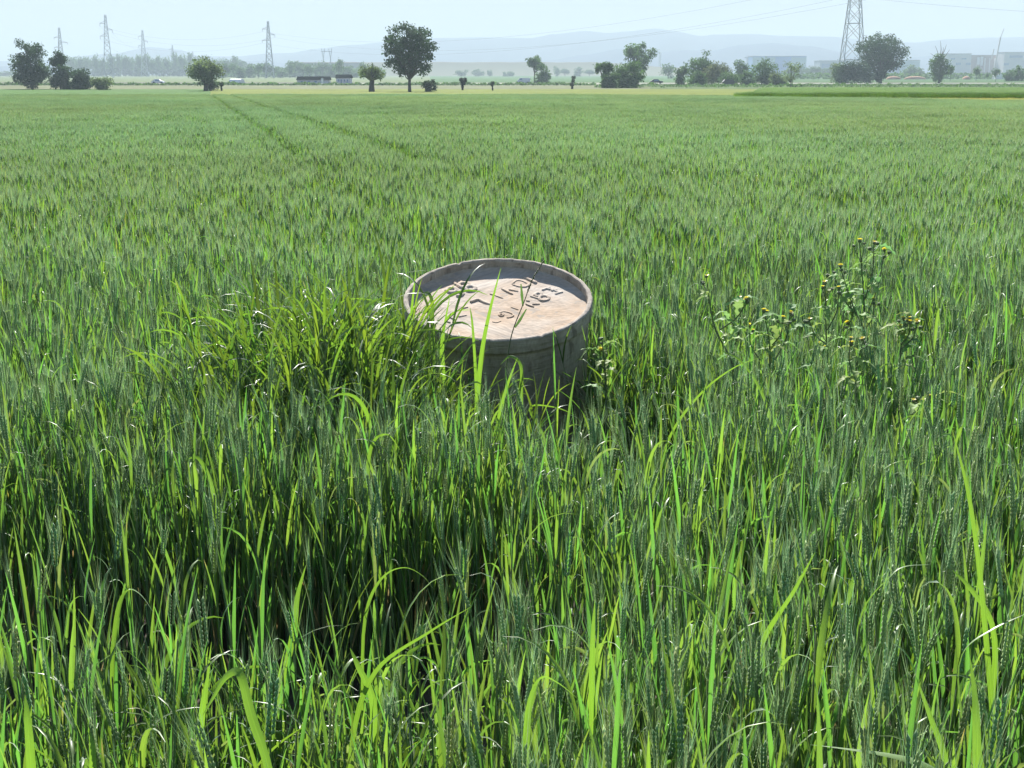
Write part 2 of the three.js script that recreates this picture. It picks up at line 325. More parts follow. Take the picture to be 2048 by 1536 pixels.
const tallness = (x, z) => 1 + 0.07 * noise(x * 0.9, z * 0.9) + 0.06 * noise(x * 0.16 + 4, z * 0.16);
const crop = new THREE.Group(); crop.name = 'wheat_crop';
crop.userData = { kind: 'stuff', label: 'dense green bearded wheat crop filling the whole field', category: 'wheat' };
{
  const r = rng(11), near = Array.from({ length: NEAR_KINDS }, () => []), mid = Array.from({ length: MID_KINDS }, () => []), m4 = new THREE.Matrix4(), q = new THREE.Quaternion(), e = new THREE.Euler();
  const place = (x, z, s) => { e.set((r() - 0.5) * 0.12, r() * 6.283, (r() - 0.5) * 0.12); q.setFromEuler(e); return new THREE.Matrix4().compose(V(x, ground(x, z), z), q, V(s, s * (0.95 + r() * 0.1), s)); };
  const CELL = 0.0425, BIG = 0.29, list = [], clumps = Array.from({ length: CLUMP_KINDS }, () => []);
  const turned = (x, z, s) => { e.set((r() - 0.5) * 0.06, r() * 6.283, (r() - 0.5) * 0.06); q.setFromEuler(e); return [new THREE.Matrix4().compose(V(x, ground(x, z), z), q, V(1, s, 1)), r()]; };
  for (let d = 1.2; d < 21; d += BIG) {
    const half = d * 0.37 + 0.9;
    for (let x = -half; x < half; x += BIG) {
      const full = [[0, 0], [BIG, 0], [0, BIG], [BIG, BIG]].every(([u, v]) => cameUp(x + u, -d - v) > 0.93);
      if (d > 8) { const X = x + r() * BIG, D = d + r() * BIG; mid[Math.floor(r() * MID_KINDS)].push(turned(X, -D, tallness(X, -D) * (0.92 + r() * 0.16) * (inTrack(X, -D) < 0.2 ? 0.9 : 1))); continue; }
      if (d > 3.9 && full) { const X = x + (0.2 + r() * 0.6) * BIG, D = d + (0.2 + r() * 0.6) * BIG; clumps[Math.floor(r() * CLUMP_KINDS)].push(turned(X, -D, tallness(X, -D) * (0.94 + r() * 0.12))); continue; }
      for (let u = 0; u < BIG - 0.01; u += CELL) for (let v = 0; v < BIG - 0.01; v += CELL) {
        const X = x + u + r() * CELL, D = d + v + r() * CELL;
        if (r() > cameUp(X, -D)) continue;
        const weedy = D < 2.75 && X < -0.05;                      // the front left corner is leafy, hardly in ear yet
        let k = Math.floor(r() * NEAR_KINDS);
        if (weedy && kindEared(k) && r() < 0.75) k = [7, 8, 9, 10, 11, 12, 20, 21, 22, 23, 24, 25][Math.floor(r() * 12)];
        list.push([X, D, k, place(X, -D, tallness(X, -D) * (0.9 + r() * 0.2) * (weedy ? 0.97 : 1) * (r() < 0.04 ? 1.1 : 1)), r()]);
      }
    }
  }
  // the 300 stalks that stand largest before the camera are things of their own; the others share one object
  const inView = list.filter(([x, d]) => Math.abs(x) < d * 0.375 && d > 1.85).sort((a, b) => a[1] - b[1]).slice(0, 300), chosen = new Set(inView), master = {};
  for (const p of inView) {
    const k = p[2], src = nearParts[k];
    const t = thing('wheat_plant', kindEared(k) ? 'bearded green wheat plant in ear at the front edge of the field' : 'leafy green wheat plant without an ear at the front edge of the field', 'wheat plant', undefined, kindEared(k) ? 'eared wheat plants at the front of the field' : 'leafy wheat plants at the front of the field');
    p[3].decompose(t.position, t.quaternion, t.scale);
    part('stem', src.stem, stalkMat, t); src.leaves.forEach((l) => part('leaf', l, leafMat, t));
    if (src.ear) part('awns', src.awns, leafMat, part('ear', src.ear, stalkMat, t));
  }
  for (const p of list) if (!chosen.has(p)) near[p[2]].push([p[3], p[4]]);
  const patches = Array.from({ length: PATCH_KINDS }, () => []);
  for (let d = 20.6; d < 139; d += PATCH) {
    const half = d * 0.37 + 2;
    for (let x = -half; x < half; x += PATCH) {
      const X = x + (r() - 0.5) * 0.4, D = d + (r() - 0.5) * 0.4;
      if (D > edgeDist(X)) continue;
      if (inTrack(X, -D) < 0.75) continue;
      const s = tallness(X, -D) * (0.95 + r() * 0.1);
      e.set((r() - 0.5) * 0.06, r() * 6.283, (r() - 0.5) * 0.06); q.setFromEuler(e);
      patches[Math.floor(r() * PATCH_KINDS)].push([new THREE.Matrix4().compose(V(X, ground(X, -D), -D), q, V(1, s, 1)), r()]);
    }
  }
  // along the sprayer's tracks the stalks stand in small clumps, with a low trodden line in each wheel rut
  for (let d = 20.6; d < 139; d += 0.3) {
    const half = d * 0.37 + 2;
    for (const c of TRACKS) for (let o = c - 1.1; o < c + 1.1; o += 0.3) {
      const al = (d - 0) / Math.cos(0.215), X = TRACK_DIR.x * al + TRACK_OFF.x * o + (r() - 0.5) * 0.12, D = -(TRACK_DIR.z * al + TRACK_OFF.z * o) + (r() - 0.5) * 0.2, m = inTrack(X, -D);
      if (Math.abs(X) > half || D > edgeDist(X) || D < 20.6 || m > 1.0 || TRACKS.some((q) => q < c && Math.abs(o - q) < 1.1)) continue;
      mid[Math.floor(r() * MID_KINDS)].push(turned(X, -D, tallness(X, -D) * (m < 0.19 ? 0.84 : 0.95 + r() * 0.1)));
    }
  }
  const col = new THREE.Color(), put = (geo, rows) => {
    if (!rows.length) return;
    const im = new THREE.InstancedMesh(geo, [leafMat, stalkMat], rows.length);
    rows.forEach(([m, v], i) => {
      im.setMatrixAt(i, m);
      const x = m.elements[12], z = m.elements[14], w = 1 + 0.2 * fbm(x * 0.22, z * 0.12) + 0.16 * noise(x * 0.06 + 9, z * 0.035) + (v - 0.5) * 0.24, y = 0.12 * noise(x * 0.11 + 30, z * 0.05);
      im.setColorAt(i, col.setRGB(w * (1 + y), w, w * (1 - y)));
    });
    im.name = 'stalks'; im.userData.kind = 'stuff'; shade(im); crop.add(im);
  };
  near.forEach((l, k) => put(nearGeo[k], l)); clumps.forEach((l, k) => put(clumpGeo[k], l)); mid.forEach((l, k) => put(midGeo[k], l)); patches.forEach((l, k) => put(patchGeo[k], l));
  scene.add(crop);
  // the taller, darker crop beyond the field's right end
  const other = new THREE.Group(); other.name = 'far_crop'; other.userData = { kind: 'stuff', label: 'taller dark green crop strip beyond the right end of the wheat', category: 'crop' };
  const rows = [];
  for (let d = 113; d < 250; d += d < 120 ? 0.6 : 1.6) for (let px = 1478 + Math.min(60, (d - 113) * 12) - 0; px < 2250; px += (d < 120 ? 0.6 : 1.6) / d * FOCAL) {
    const X = colX(px, d) + (r() - 0.5) * 0.5, D = d + (r() - 0.5) * 0.5, wide = d < 120 ? 1 : 2.2;
    e.set(0, r() * 6.283, 0); q.setFromEuler(e);
    rows.push([new THREE.Matrix4().compose(V(X, ground(X, -D), -D), q, V(wide, 1.36 + r() * 0.14, wide)), r()]);
  }
  const im = new THREE.InstancedMesh(patchGeo[0], [leafMat, stalkMat], rows.length);
  rows.forEach(([m, v], i) => { im.setMatrixAt(i, m); im.setColorAt(i, col.setRGB(0.8 + v * 0.2, 0.84 + v * 0.2, 0.75)); });
  im.name = 'stalks'; im.userData.kind = 'stuff'; shade(im); other.add(im); scene.add(other);
  // a ripening yellow strip along the wheat's right far edge
  const ripe = new THREE.Group(); ripe.name = 'ripening_crop'; ripe.userData = { kind: 'stuff', label: 'yellowing strip of crop along the far edge of the wheat', category: 'crop' };
  const rr = [];
  for (let d = 84; d < 111; d += 0.85) for (let px = 1180; px < 2250; px += 0.85 / d * FOCAL) {
    const X = colX(px, d) + (r() - 0.5) * 0.5, D = d + (r() - 0.5) * 0.5;
    if (D < edgeDist(X) + 0.5) continue;
    e.set(0, r() * 6.283, 0); q.setFromEuler(e); rr.push(new THREE.Matrix4().compose(V(X, ground(X, -D), -D), q, V(1, 0.8 + r() * 0.1, 1)));
  }
  const im2 = new THREE.InstancedMesh(patchGeo[1], [leafMat, stalkMat], rr.length);
  rr.forEach((m, i) => { im2.setMatrixAt(i, m); im2.setColorAt(i, col.setRGB(2.1, 1.35, 0.8)); });
  im2.name = 'stalks'; im2.userData.kind = 'stuff'; shade(im2); ripe.add(im2); scene.add(ripe);
}
console.log('wheat done');
// ------------------------------------------------------------------ the concrete pipe
const pipe = thing('concrete_pipe', 'tilted round concrete pipe filled with concrete, standing up out of the wheat', 'pipe', pipeTop.clone().addScaledVector(pipeAxis, -1.05));
pipe.rotation.x = PIPE.tilt;
const TOP = 1.05, DEEP = 0.04;
{
  const mottled = (z, a, b, c, f) => noiseTexture(512, (u, v) => {
    const n = wrapNoise(u, v, f, z), m = wrapNoise(u, v, f * 4.1, z + 2), s = wrapNoise(u, v, f * 15, z + 4), t = clamp(0.5 + n * 1.1 + m * 0.35, 0, 1), w = clamp((m + s * 0.6 - 0.25) * 2.2, 0, 0.8), k = 1 + s * 0.22;
    return [0, 1, 2].map((q) => { const x = lerp(lerp(a[q], b[q], t), c[q], w) * k; return Math.pow(clamp(x, 0, 1), 1 / 2.2); });
  });
  const wallTex = mottled(21, [0.43, 0.365, 0.30], [0.33, 0.275, 0.22], [0.17, 0.135, 0.105], 5), fillTex = mottled(33, [0.48, 0.41, 0.34], [0.47, 0.33, 0.215], [0.30, 0.255, 0.21], 4);
  wallTex.colorSpace = fillTex.colorSpace = THREE.SRGBColorSpace; wallTex.repeat.set(4, 0.16); fillTex.repeat.set(1.1, 1.1);
  const grit = noiseTexture(256, (u, v) => { const k = 0.5 + 0.5 * wrapNoise(u, v, 22, 3) + 0.35 * wrapNoise(u, v, 70, 6); return [k, k, k]; });
  const wallMat = new THREE.MeshStandardMaterial({ name: 'weathered concrete', map: wallTex, bumpMap: grit, bumpScale: 0.003, roughness: 0.92, side: THREE.DoubleSide });
  const fillMat = new THREE.MeshStandardMaterial({ name: 'cast concrete fill', map: fillTex, bumpMap: grit, bumpScale: 0.0015, roughness: 0.88 });
  const turned = (prof, rough, uw) => {
    const g = new Geo(), N = 160;
    for (let i = 0; i <= N; i++) { const a = (i % N) / N * 2 * Math.PI; let run = 0; prof.forEach(([R, y], k) => { if (k) run += Math.hypot(R - prof[k - 1][0], y - prof[k - 1][1]); const n = fbm(Math.cos(a) * 9, Math.sin(a) * 9, y * 40) * rough, chip = Math.max(0, noise(Math.cos(a) * 14, Math.sin(a) * 14, 5) - 0.38) * rough * 5 * (y > -0.012 ? 1 : 0); g.v(V(Math.cos(a) * (R + n), TOP + y - chip + n * 0.5, Math.sin(a) * (R + n)), [1, 1, 1], i / N * uw, run * 3); }); }
    const m = prof.length; for (let i = 0; i < N; i++) for (let k = 0; k + 1 < m; k++) g.quad(i * m + k, i * m + k + 1, (i + 1) * m + k + 1, (i + 1) * m + k);
    return g.build();
  };
  const rim = [[0.3785, -0.009], [0.3795, -0.004], [0.3815, -0.0005], [0.384, 0.001], [0.394, 0.001], [0.3985, -0.0015], [0.4, -0.005]];
  part('rim', turned(rim, 0.0045, 1), wallMat, pipe);
  part('inner_wall', turned([[0.3775, -0.1], [0.3775, -0.05], [0.3782, -0.008]], 0.0015, 1), wallMat, pipe);
  part('collar', turned([[0.3995, -0.0052], [0.4005, -0.016], [0.401, -0.056], [0.398, -0.066], [0.387, -0.073]], 0.0018, 1), wallMat, pipe);
  part('pipe_wall', turned([[0.3865, -0.072], [0.3855, -0.2], [0.385, -0.5], [0.385, -1.2]], 0.0018, 1), wallMat, pipe);
  // the fill: a slightly dished disc with a low meniscus at the wall
  const g = new Geo(), N = 120, M = 30; g.v(V(0, TOP - DEEP, 0), [1, 1, 1], 0.5, 0.5);
  for (let j = 1; j <= M; j++) for (let i = 0; i < N; i++) { const R = 0.38 * Math.pow(j / M, 0.85), a = i / N * 2 * Math.PI, x = Math.cos(a) * R, z = Math.sin(a) * R; g.v(V(x, TOP - DEEP + fbm(x * 7, z * 7) * 0.004 + sstep(0.355, 0.38, R) * (0.007 + 0.004 * noise(x * 9, z * 9, 2)), z), [1, 1, 1], x + 0.5, z + 0.5); }
  for (let i = 0; i < N; i++) { g.tri(0, 1 + (i + 1) % N, 1 + i); for (let j = 1; j < M; j++) { const a = 1 + (j - 1) * N + i, b = 1 + (j - 1) * N + (i + 1) % N; g.quad(a, b, b + N, a + N); } }
  const fill = part('concrete_fill', g.build(), fillMat, pipe);
  // raised characters cast into the fill, measured on the photograph and laid back into the plane of the fill
  pipe.updateMatrixWorld(true);
  const inv = pipe.matrixWorld.clone().invert(), eye = V(0, EYE, 0).applyMatrix4(inv);
  const onFill = (px, py) => { const p = at(px, py, 5).applyMatrix4(inv).sub(eye), k = (TOP - DEEP - eye.y) / p.y; return V(eye.x + p.x * k, TOP - DEEP + 0.0005, eye.z + p.z * k); };
  const A = (x, y) => [870 + x / 12.8, 540 + y / 12.8], B = (x, y) => [990 + x / 12.8, 540 + y / 12.8];
  const ring = (f, x, y, rx, ry) => Array.from({ length: 17 }, (_, k) => f(x + Math.cos(k / 16 * 6.283) * rx, y + Math.sin(k / 16 * 6.283) * ry));
  const path = (f, ...p) => p.map(([x, y]) => f(x, y));
  const glyphs = [
    [0.0095, ring(A, 425, 520, 125, 58), path(A, [545, 545], [650, 570], [705, 605], [690, 645], [620, 665], [535, 668])],
    [0.0105, ring(A, 735, 395, 130, 58), ring(A, 900, 480, 130, 62)],
    [0.008, path(A, [480, 322], [510, 345], [545, 392])],
    [0.008, path(A, [900, 820], [1000, 785], [1090, 752], [1250, 822], [1340, 862], [1440, 888])],
    [0.0045, path(A, [1400, 605], [1560, 662], [1750, 730])],
    [0.006, path(B, [165, 470], [300, 545], [460, 625]), path(B, [350, 500], [470, 525], [600, 552])],
    [0.006, path(B, [430, 365], [560, 275], [690, 285], [850, 375], [780, 435], [620, 430], [430, 365])],
    [0.010, path(B, [740, 180], [900, 262], [1070, 345])],
    [0.007, path(B, [1200, 520], [1310, 480], [1420, 455]), path(B, [1430, 540], [1510, 520], [1600, 512]), path(B, [1530, 630], [1640, 590], [1740, 565]), path(B, [1310, 480], [1510, 520], [1640, 590])],
    [0.008, ring(B, 1110, 640, 88, 46), ring(B, 1255, 728, 125, 62)],
    [0.006, path(B, [900, 672], [1000, 702], [1110, 735])],
    [0.0035, path(B, [790, 780], [890, 795])], [0.0035, path(B, [950, 868], [1150, 868])], [0.004, path(B, [780, 858], [890, 905], [1000, 945])],
    [0.0035, path(B, [110, 1100], [210, 1065], [400, 1100], [470, 1160], [390, 1210], [290, 1222])], [0.0045, ring(B, 160, 1150, 55, 26)],
    [0.0035, path(A, [340, 1195], [530, 1270])], [0.0035, path(A, [600, 1195], [820, 1155])], [0.004, path(A, [280, 1310], [400, 1340])], [0.0035, path(A, [1460, 1325], [1580, 1345], [1700, 1300])],
    [0.0035, path(B, [400, 950], [600, 1015])], [0.004, path(A, [690, 985], [850, 945])],
  ];
  for (const [rad, ...strokes] of glyphs) {
    const gg = new Geo();
    for (const s of strokes) { const curve = new THREE.CatmullRomCurve3(s.map(([x, y]) => onFill(x, y)), false, 'centripetal'), n = s.length * 4, pts = curve.getPoints(n); gg.tube(pts, pts.map((_, k) => 1.12 * rad * (k === 0 || k === n ? 0.35 : 1)), 7, [1, 1, 1]); }
    for (let i = 0; i < gg.p.length; i += 3) { gg.u[i / 3 * 2] = gg.p[i] + 0.5; gg.u[i / 3 * 2 + 1] = gg.p[i + 2] + 0.5; gg.p[i + 1] = TOP - DEEP + (gg.p[i + 1] - TOP + DEEP) * 0.6; }
    part('raised_character', gg.build(), fillMat, fill);
  }
}

// ------------------------------------------------------------------ wild grass round the pipe and at the front
const GRASS = [0.18, 0.335, 0.026];
function tussock(r, big) {
  const leaves = [], stems = [], n = big ? 9 : 7;
  for (let k = 0; k < n; k++) {
    const az = r() * 6.28, lean = 0.05 + r() * 0.28, h = (big ? 0.5 : 0.34) + r() * 0.3, foot = V((r() - 0.5) * 0.12, 0, (r() - 0.5) * 0.12), tip = foot.clone().add(V(Math.cos(az) * lean * h, h, Math.sin(az) * lean * h));
    stems.push(new Geo().tube([foot, foot.clone().lerp(tip, 0.5).add(V(0, 0.02, 0)), tip], [0.003, 0.0026, 0.0014], 4, tint(STALK, 1.1, r())));
    for (let q = 0; q < 2 + (r() < 0.6); q++) {
      const droop = r() < 0.42, L = new Geo();
      L.blade({ p: foot.clone().lerp(tip, 0.4 + r() * 0.6), az: az + (r() - 0.5) * 3.4, len: 0.18 + r() * 0.18, th: 0.12 + r() * 0.4, bend: droop ? 1.2 + r() * 1.2 : 0.2 + r() * 0.7, pow: 1.5, w: 0.005 + r() * 0.0085, fold: 0.1 + r() * 0.4, twist: (r() - 0.5) * 3.5, drift: (r() - 0.5), segs: 9, col: tint(GRASS, 0.45 + r() * 0.5, r()) });
      leaves.push(L);
    }
  }
  return { leaves: leaves.map((l) => l.build()), stems: stems.map((s) => s.build()) };
}
{
  const r = rng(5), kinds = Array.from({ length: 12 }, (_, k) => tussock(rng(900 + k), k < 9));
  const spots = [];
  // [column, row where the tuft's tips show, distance ahead]
  for (let k = 0; k < 135; k++) { const t = r(), px = lerp(380, 945, Math.pow(t, 0.75)), d = 5.42 - 1.1 * r() + (px < 780 ? 0.5 * r() : -0.05); spots.push([px, d, lerp(1.04, 1.14, sstep(380, 760, px)) * (0.85 + 0.25 * r()) * (px > 850 ? 0.62 : px > 770 ? 0.76 : 1), 'tall wild grass tussock crowding against the left side of the concrete pipe', 'wild grass tussocks left of the pipe']); }
  for (let k = 0; k < 36; k++) spots.push([lerp(470, 770, r()), 4.8 + r() * 0.65, 0.98 + r() * 0.22, 'tall wild grass tussock crowding against the left side of the concrete pipe', 'wild grass tussocks left of the pipe']);
  for (let k = 0; k < 26; k++) { const d = 4.55 + r() * 0.75; spots.push([lerp(850, 1035, Math.sqrt(r())), d, (0.62 + 0.16 * r()) * lerp(1, 1.06, 5.3 - d), 'wild grass tussock spreading in front of the shaded side of the concrete pipe', 'grass tussocks before the pipe']); }
  for (let k = 0; k < 10; k++) spots.push([lerp(1195, 1330, r()), 5.3 + r() * 0.6, 0.62 + 0.2 * r(), 'low wild grass tussock in the weedy spot beside the bare side of the pipe', 'low grass tussocks right of the pipe']);
  for (let k = 0; k < 24; k++) spots.push([lerp(0, 760, r()), 2.05 + r() * 0.65, 0.68 + 0.16 * r(), 'bright wild grass tussock at the front edge of the field beside the dark gap', 'front grass tussocks']);
  for (let k = 0; k < 7; k++) spots.push([lerp(760, 2000, r()), 2.15 + r() * 1.4, 0.7 + 0.12 * r(), 'wild grass tussock growing among the eared wheat', 'grass tussocks among the wheat']);
  for (const [px, d, s, label, group] of spots) {
    const k = kinds[Math.floor(r() * 12)], x = colX(px, d), t = thing('grass_tussock', label, 'grass', V(x, ground(x, -d), -d), group);
    t.rotation.y = r() * 6.28; t.scale.setScalar(s);
    k.stems.forEach((g) => part('stem', g, stalkMat, t)); k.leaves.forEach((g) => part('leaf', g, leafMat, t));
  }
}
{ // flattened pale dry grass in the trodden spot beside the pipe
  const r = rng(61);
  for (const [px, d, n] of [[1240, 5.55, 34]]) {
    const x = colX(px, d), t = thing('dry_grass_clump', 'flattened pale dry grass in the trodden spot right beside the pipe', 'grass', V(x, ground(x, -d), -d), null);
    for (let k = 0; k < n; k++) part('leaf', new Geo().blade({ p: V((r() - 0.5) * 0.3, 0.05 + r() * 0.5, (r() - 0.5) * 0.3), az: r() * 6.28, len: 0.14 + r() * 0.2, th: 0.6 + r() * 0.7, bend: 0.3 + r() * 0.9, w: 0.004 + r() * 0.005, twist: r() * 2, segs: 6, col: tint([0.3, 0.36, 0.13], 0.8 + r() * 0.5, r()) }).build(), leafMat, t);
  }
}
// single long blades that stand out in the photograph: [distance, width in mm, twist, colour factor, [column, row] ... from foot to tip]
const GL = [
  [1.95, 15, 0.9, 1.15, [560, 1700], [537, 1536], [503, 1430], [478, 1345], [452, 1352], [425, 1395], [405, 1432]],
  [1.98, 15, 1.2, 1.3, [1040, 1700], [1051, 1536], [1063, 1400], [1083, 1357], [1114, 1366], [1156, 1398]],
  [1.85, 18, 2.0, 1.0, [1960, 1700], [1890, 1560], [1846, 1528], [1786, 1510], [1699, 1497], [1619, 1489]],
  [1.80, 16, 0.5, 1.2, [1975, 1750], [1957, 1536], [1954, 1436], [1950, 1380], [1940, 1314]],
  [1.95, 12, 0.4, 1.3, [1905, 1700], [1891, 1520], [1860, 1430], [1832, 1353]],
  [2.55, 12, 1.6, 0.95, [1700, 1400], [1730, 1216], [1779, 1156], [1806, 1135], [1860, 1129]],
  [2.30, 11, 0.8, 0.95, [700, 1520], [751, 1345], [859, 1265], [943, 1213]],
  [2.60, 10, 1.4, 1.0, [725, 1400], [737, 1209], [772, 1150], [810, 1136], [845, 1152], [868, 1180]],
  [2.60, 12, 1.5, 1.0, [225, 1420], [230, 1265], [245, 1195], [260, 1180], [281, 1190], [314, 1236]],
  [2.30, 14, 0.2, 1.3, [740, 1560], [745, 1400], [715, 1330], [700, 1296]],
  [2.20, 12, 0.2, 1.3, [1190, 1600], [1184, 1390], [1186, 1270], [1190, 1200]],
  [2.45, 13, 0.4, 1.15, [1500, 1500], [1520, 1300], [1590, 1180], [1630, 1105]],
  [2.35, 12, 0.3, 1.1, [1990, 1560], [1975, 1300], [1940, 1000], [1905, 860]],
  [2.45, 12, 0.3, 1.2, [1975, 1500], [1985, 1250], [1935, 1170], [1905, 1140]],
  [2.20, 11, 1.7, 0.95, [1930, 1520], [1925, 1310], [1985, 1260], [2050, 1228]],
  [2.00, 16, 0.3, 1.3, [70, 1720], [62, 1536], [55, 1440], [50, 1390]],
  [2.05, 13, 0.3, 1.35, [180, 1700], [185, 1500], [175, 1420]],
  [2.20, 14, 0.3, 1.3, [395, 1620], [405, 1420], [420, 1330]],
  [2.60, 14, 0.5, 1.1, [560, 1420], [588, 1260], [596, 1190], [612, 1130]],
  [5.22, 19, 0.35, 1.25, [950, 900], [962, 720], [978, 630], [1002, 535]],
  [5.50, 15, 0.25, 1.25, [818, 800], [822, 640], [833, 530]],
  [5.30, 19, 0.9, 0.75, [872, 800], [865, 640], [864, 600], [855, 584], [843, 590]],
  [5.26, 14, 0.25, 1.3, [890, 800], [886, 680], [900, 590]],
  [5.15, 12, 0.4, 1.25, [955, 860], [950, 720], [944, 640], [940, 614]],
  [5.22, 11, 0.5, 1.2, [880, 760], [893, 640], [915, 622], [942, 620]],
  [4.95, 18, 0.3, 1.25, [990, 1050], [995, 860], [1012, 780], [1035, 715]],
  [5.00, 17, 1.0, 1.0, [1040, 1000], [1043, 800], [1040, 725], [1020, 712], [1000, 730]],
  [5.40, 14, 1.3, 0.95, [450, 800], [465, 655], [487, 630], [508, 632], [535, 664]],
  [5.20, 14, 1.3, 0.95, [360, 880], [369, 745], [393, 710], [417, 694], [444, 712]],
  [4.80, 17, 1.2, 1.05, [400, 980], [425, 842], [463, 804], [500, 787], [525, 800]],
  [5.30, 12, 1.0, 0.95, [620, 800], [650, 640], [690, 602], [740, 600], [775, 612]],
  [5.20, 13, 1.3, 0.9, [790, 800], [770, 650], [750, 632], [725, 640]],
  [4.90, 14, 1.2, 0.95, [700, 900], [706, 780], [730, 750], [760, 752], [790, 790]],
  [3.75, 14, 0.6, 1.2, [430, 1150], [425, 980], [395, 915], [370, 920]],
  [3.80, 13, 0.8, 1.0, [760, 1150], [735, 960], [750, 880], [775, 870], [800, 900]],
  [4.60, 13, 1.0, 1.05, [1330, 900], [1400, 790], [1470, 735], [1520, 715]],
  [5.05, 11, 0.8, 0.95, [1080, 1000], [1090, 880], [1060, 815], [1110, 815], [1150, 830]],
  [4.4, 12, 0.8, 1.05, [1560, 960], [1530, 800], [1480, 720], [1440, 700]],
];
const blades = [];
for (const [d, w, tw, k, ...pts] of GL) {
  const p = pts.map(([x, y], i) => at(x, y, d + (i - pts.length * 0.5) * 0.02)), foot = V(p[0].x, ground(p[0].x, -d), -d);
  const t = thing('long_grass_blade', '', 'grass blade', foot);
  const c = new THREE.CatmullRomCurve3([foot.clone(), ...p.filter((q) => q.y > 0.05)], false, 'centripetal'), n = 26, c3 = c.getPoints(n), g = new Geo(), mm = w / 1000;
  const f = (i) => i / n, sides = c3.map((_, i) => { const dir = c3[Math.min(n, i + 1)].clone().sub(c3[Math.max(0, i - 1)]).normalize(), flat = V(0, 0, 1).cross(dir).normalize(); return flat.applyAxisAngle(dir, tw * (0.3 + 0.7 * f(i))); });
  g.strip(c3.map((q) => q.sub(foot)), sides, c3.map((_, i) => (i === n ? 0.0006 : mm * Math.min(1, 0.35 + f(i) * 1.6) * Math.pow(1 - Math.pow(f(i), 3), 0.8))), 0.28, GRASS.map((x) => x * k));
  part('leaf', g.build(), leafMat, t);
  const side = d < 3 ? 'in the front row of the field' : d < 4.5 ? 'in front of the gap before the pipe' : 'beside the concrete pipe';
  t.userData.label = `${tw > 0.95 ? 'arching' : 'upright'} long single grass blade ${side}`; t.userData.group = `${tw > 0.95 ? 'arching' : 'upright'} single blades ${side}`;
}
{ // a dark grass stalk with a thin seed spike leaning across the fill
  const d = 5.2, pts = [[1000, 900], [1012, 740], [1024, 667], [1048, 604], [1065, 559], [1089, 520]].map(([x, y]) => at(x, y, d)), foot = V(pts[0].x, ground(pts[0].x, -d), -d), t = thing('grass_stalk', 'thin dark grass stalk with a seed spike crossing in front of the pipe top', 'grass', foot), r = rng(77);
  const c = new THREE.CatmullRomCurve3([foot.clone(), ...pts]).getPoints(30).map((q) => q.sub(foot));
  part('stem', new Geo().tube(c, c.map((_, i) => lerp(0.0032, 0.0012, i / 30)), 5, [0.07, 0.1, 0.035]).build(), stalkMat, t);
  const e = new Geo(); for (let i = 22; i < 30; i++) for (let q = 0; q < 3; q++) { const ax = c[i + 1].clone().sub(c[i]).normalize(); e.seed(c[i].clone().lerp(c[i + 1], q / 3).add(V((r() - 0.5) * 0.006, 0, (r() - 0.5) * 0.006)), ax, V(1, 0, 0.2), 0.014, 0.0022, 0.002, [0.2, 0.2, 0.11]); }
  part('seed_spike', e.build(), stalkMat, t);
  for (const [x0, y0, x1, y1, x2, y2] of [[1046, 612, 1044, 590, 1042, 568], [1030, 655, 1040, 640, 1053, 618]]) { const q = [[x0, y0], [x1, y1], [x2, y2]].map(([x, y]) => at(x, y, d).sub(foot)); part('leaf', new Geo().strip(q, q.map(() => V(1, 0, 0.3)), [0.006, 0.011, 0.004], 0.2, [0.1, 0.19, 0.04]).build(), leafMat, t); }
}

// ------------------------------------------------------------------ yellow-flowered sow thistles right of the pipe
function petalHead(r) {
  const bud = new Geo(), fl = new Geo(), green = [0.16, 0.21, 0.1];
  for (let k = 0; k < 9; k++) { const a = k / 9 * 6.283, d = V(Math.cos(a), 0, Math.sin(a)); bud.seed(d.clone().multiplyScalar(0.004).add(V(0, 0.006, 0)), V(d.x * 0.25, 1, d.z * 0.25).normalize(), d, 0.015, 0.0045, 0.0035, green); }
  for (let ring = 0; ring < 2; ring++) for (let k = 0; k < 14; k++) { const a = (k + ring * 0.5) / 14 * 6.283 + r() * 0.2, d = V(Math.cos(a), 0.35 + ring * 0.5, Math.sin(a)).normalize(), s = V(-Math.sin(a), 0, Math.cos(a)), b = V(0, 0.013, 0), L = 0.013 - ring * 0.004; fl.strip([b, b.clone().addScaledVector(d, L * 0.6), b.clone().addScaledVector(d, L)], [s, s, s], [0.0012, 0.0028, 0.002], 0, [0.8, 0.68, 0.05], null, 2, true); }
  return [bud.build(), fl.build()];
}
function lobedLeaf(r, len, w) {
  const g = new Geo(), n = 14, pts = [], sides = [], ws = [];
  for (let i = 0; i <= n; i++) { const t = i / n; pts.push(V(len * t, 0.03 * Math.sin(t * 2.4) - 0.05 * t * t, 0)); sides.push(V(0, 0.25 * Math.sin(i * 2.1), 1)); ws.push(w * (i === n ? 0.05 : (0.35 + 0.65 * Math.sin(Math.PI * Math.min(1, t * 1.15))) * (i % 3 === 0 ? 0.5 : 1.15))); }
  return g.strip(pts, sides, ws, 0.22, tint([0.22, 0.35, 0.1], 0.85 + r() * 0.4, r())).build();
}
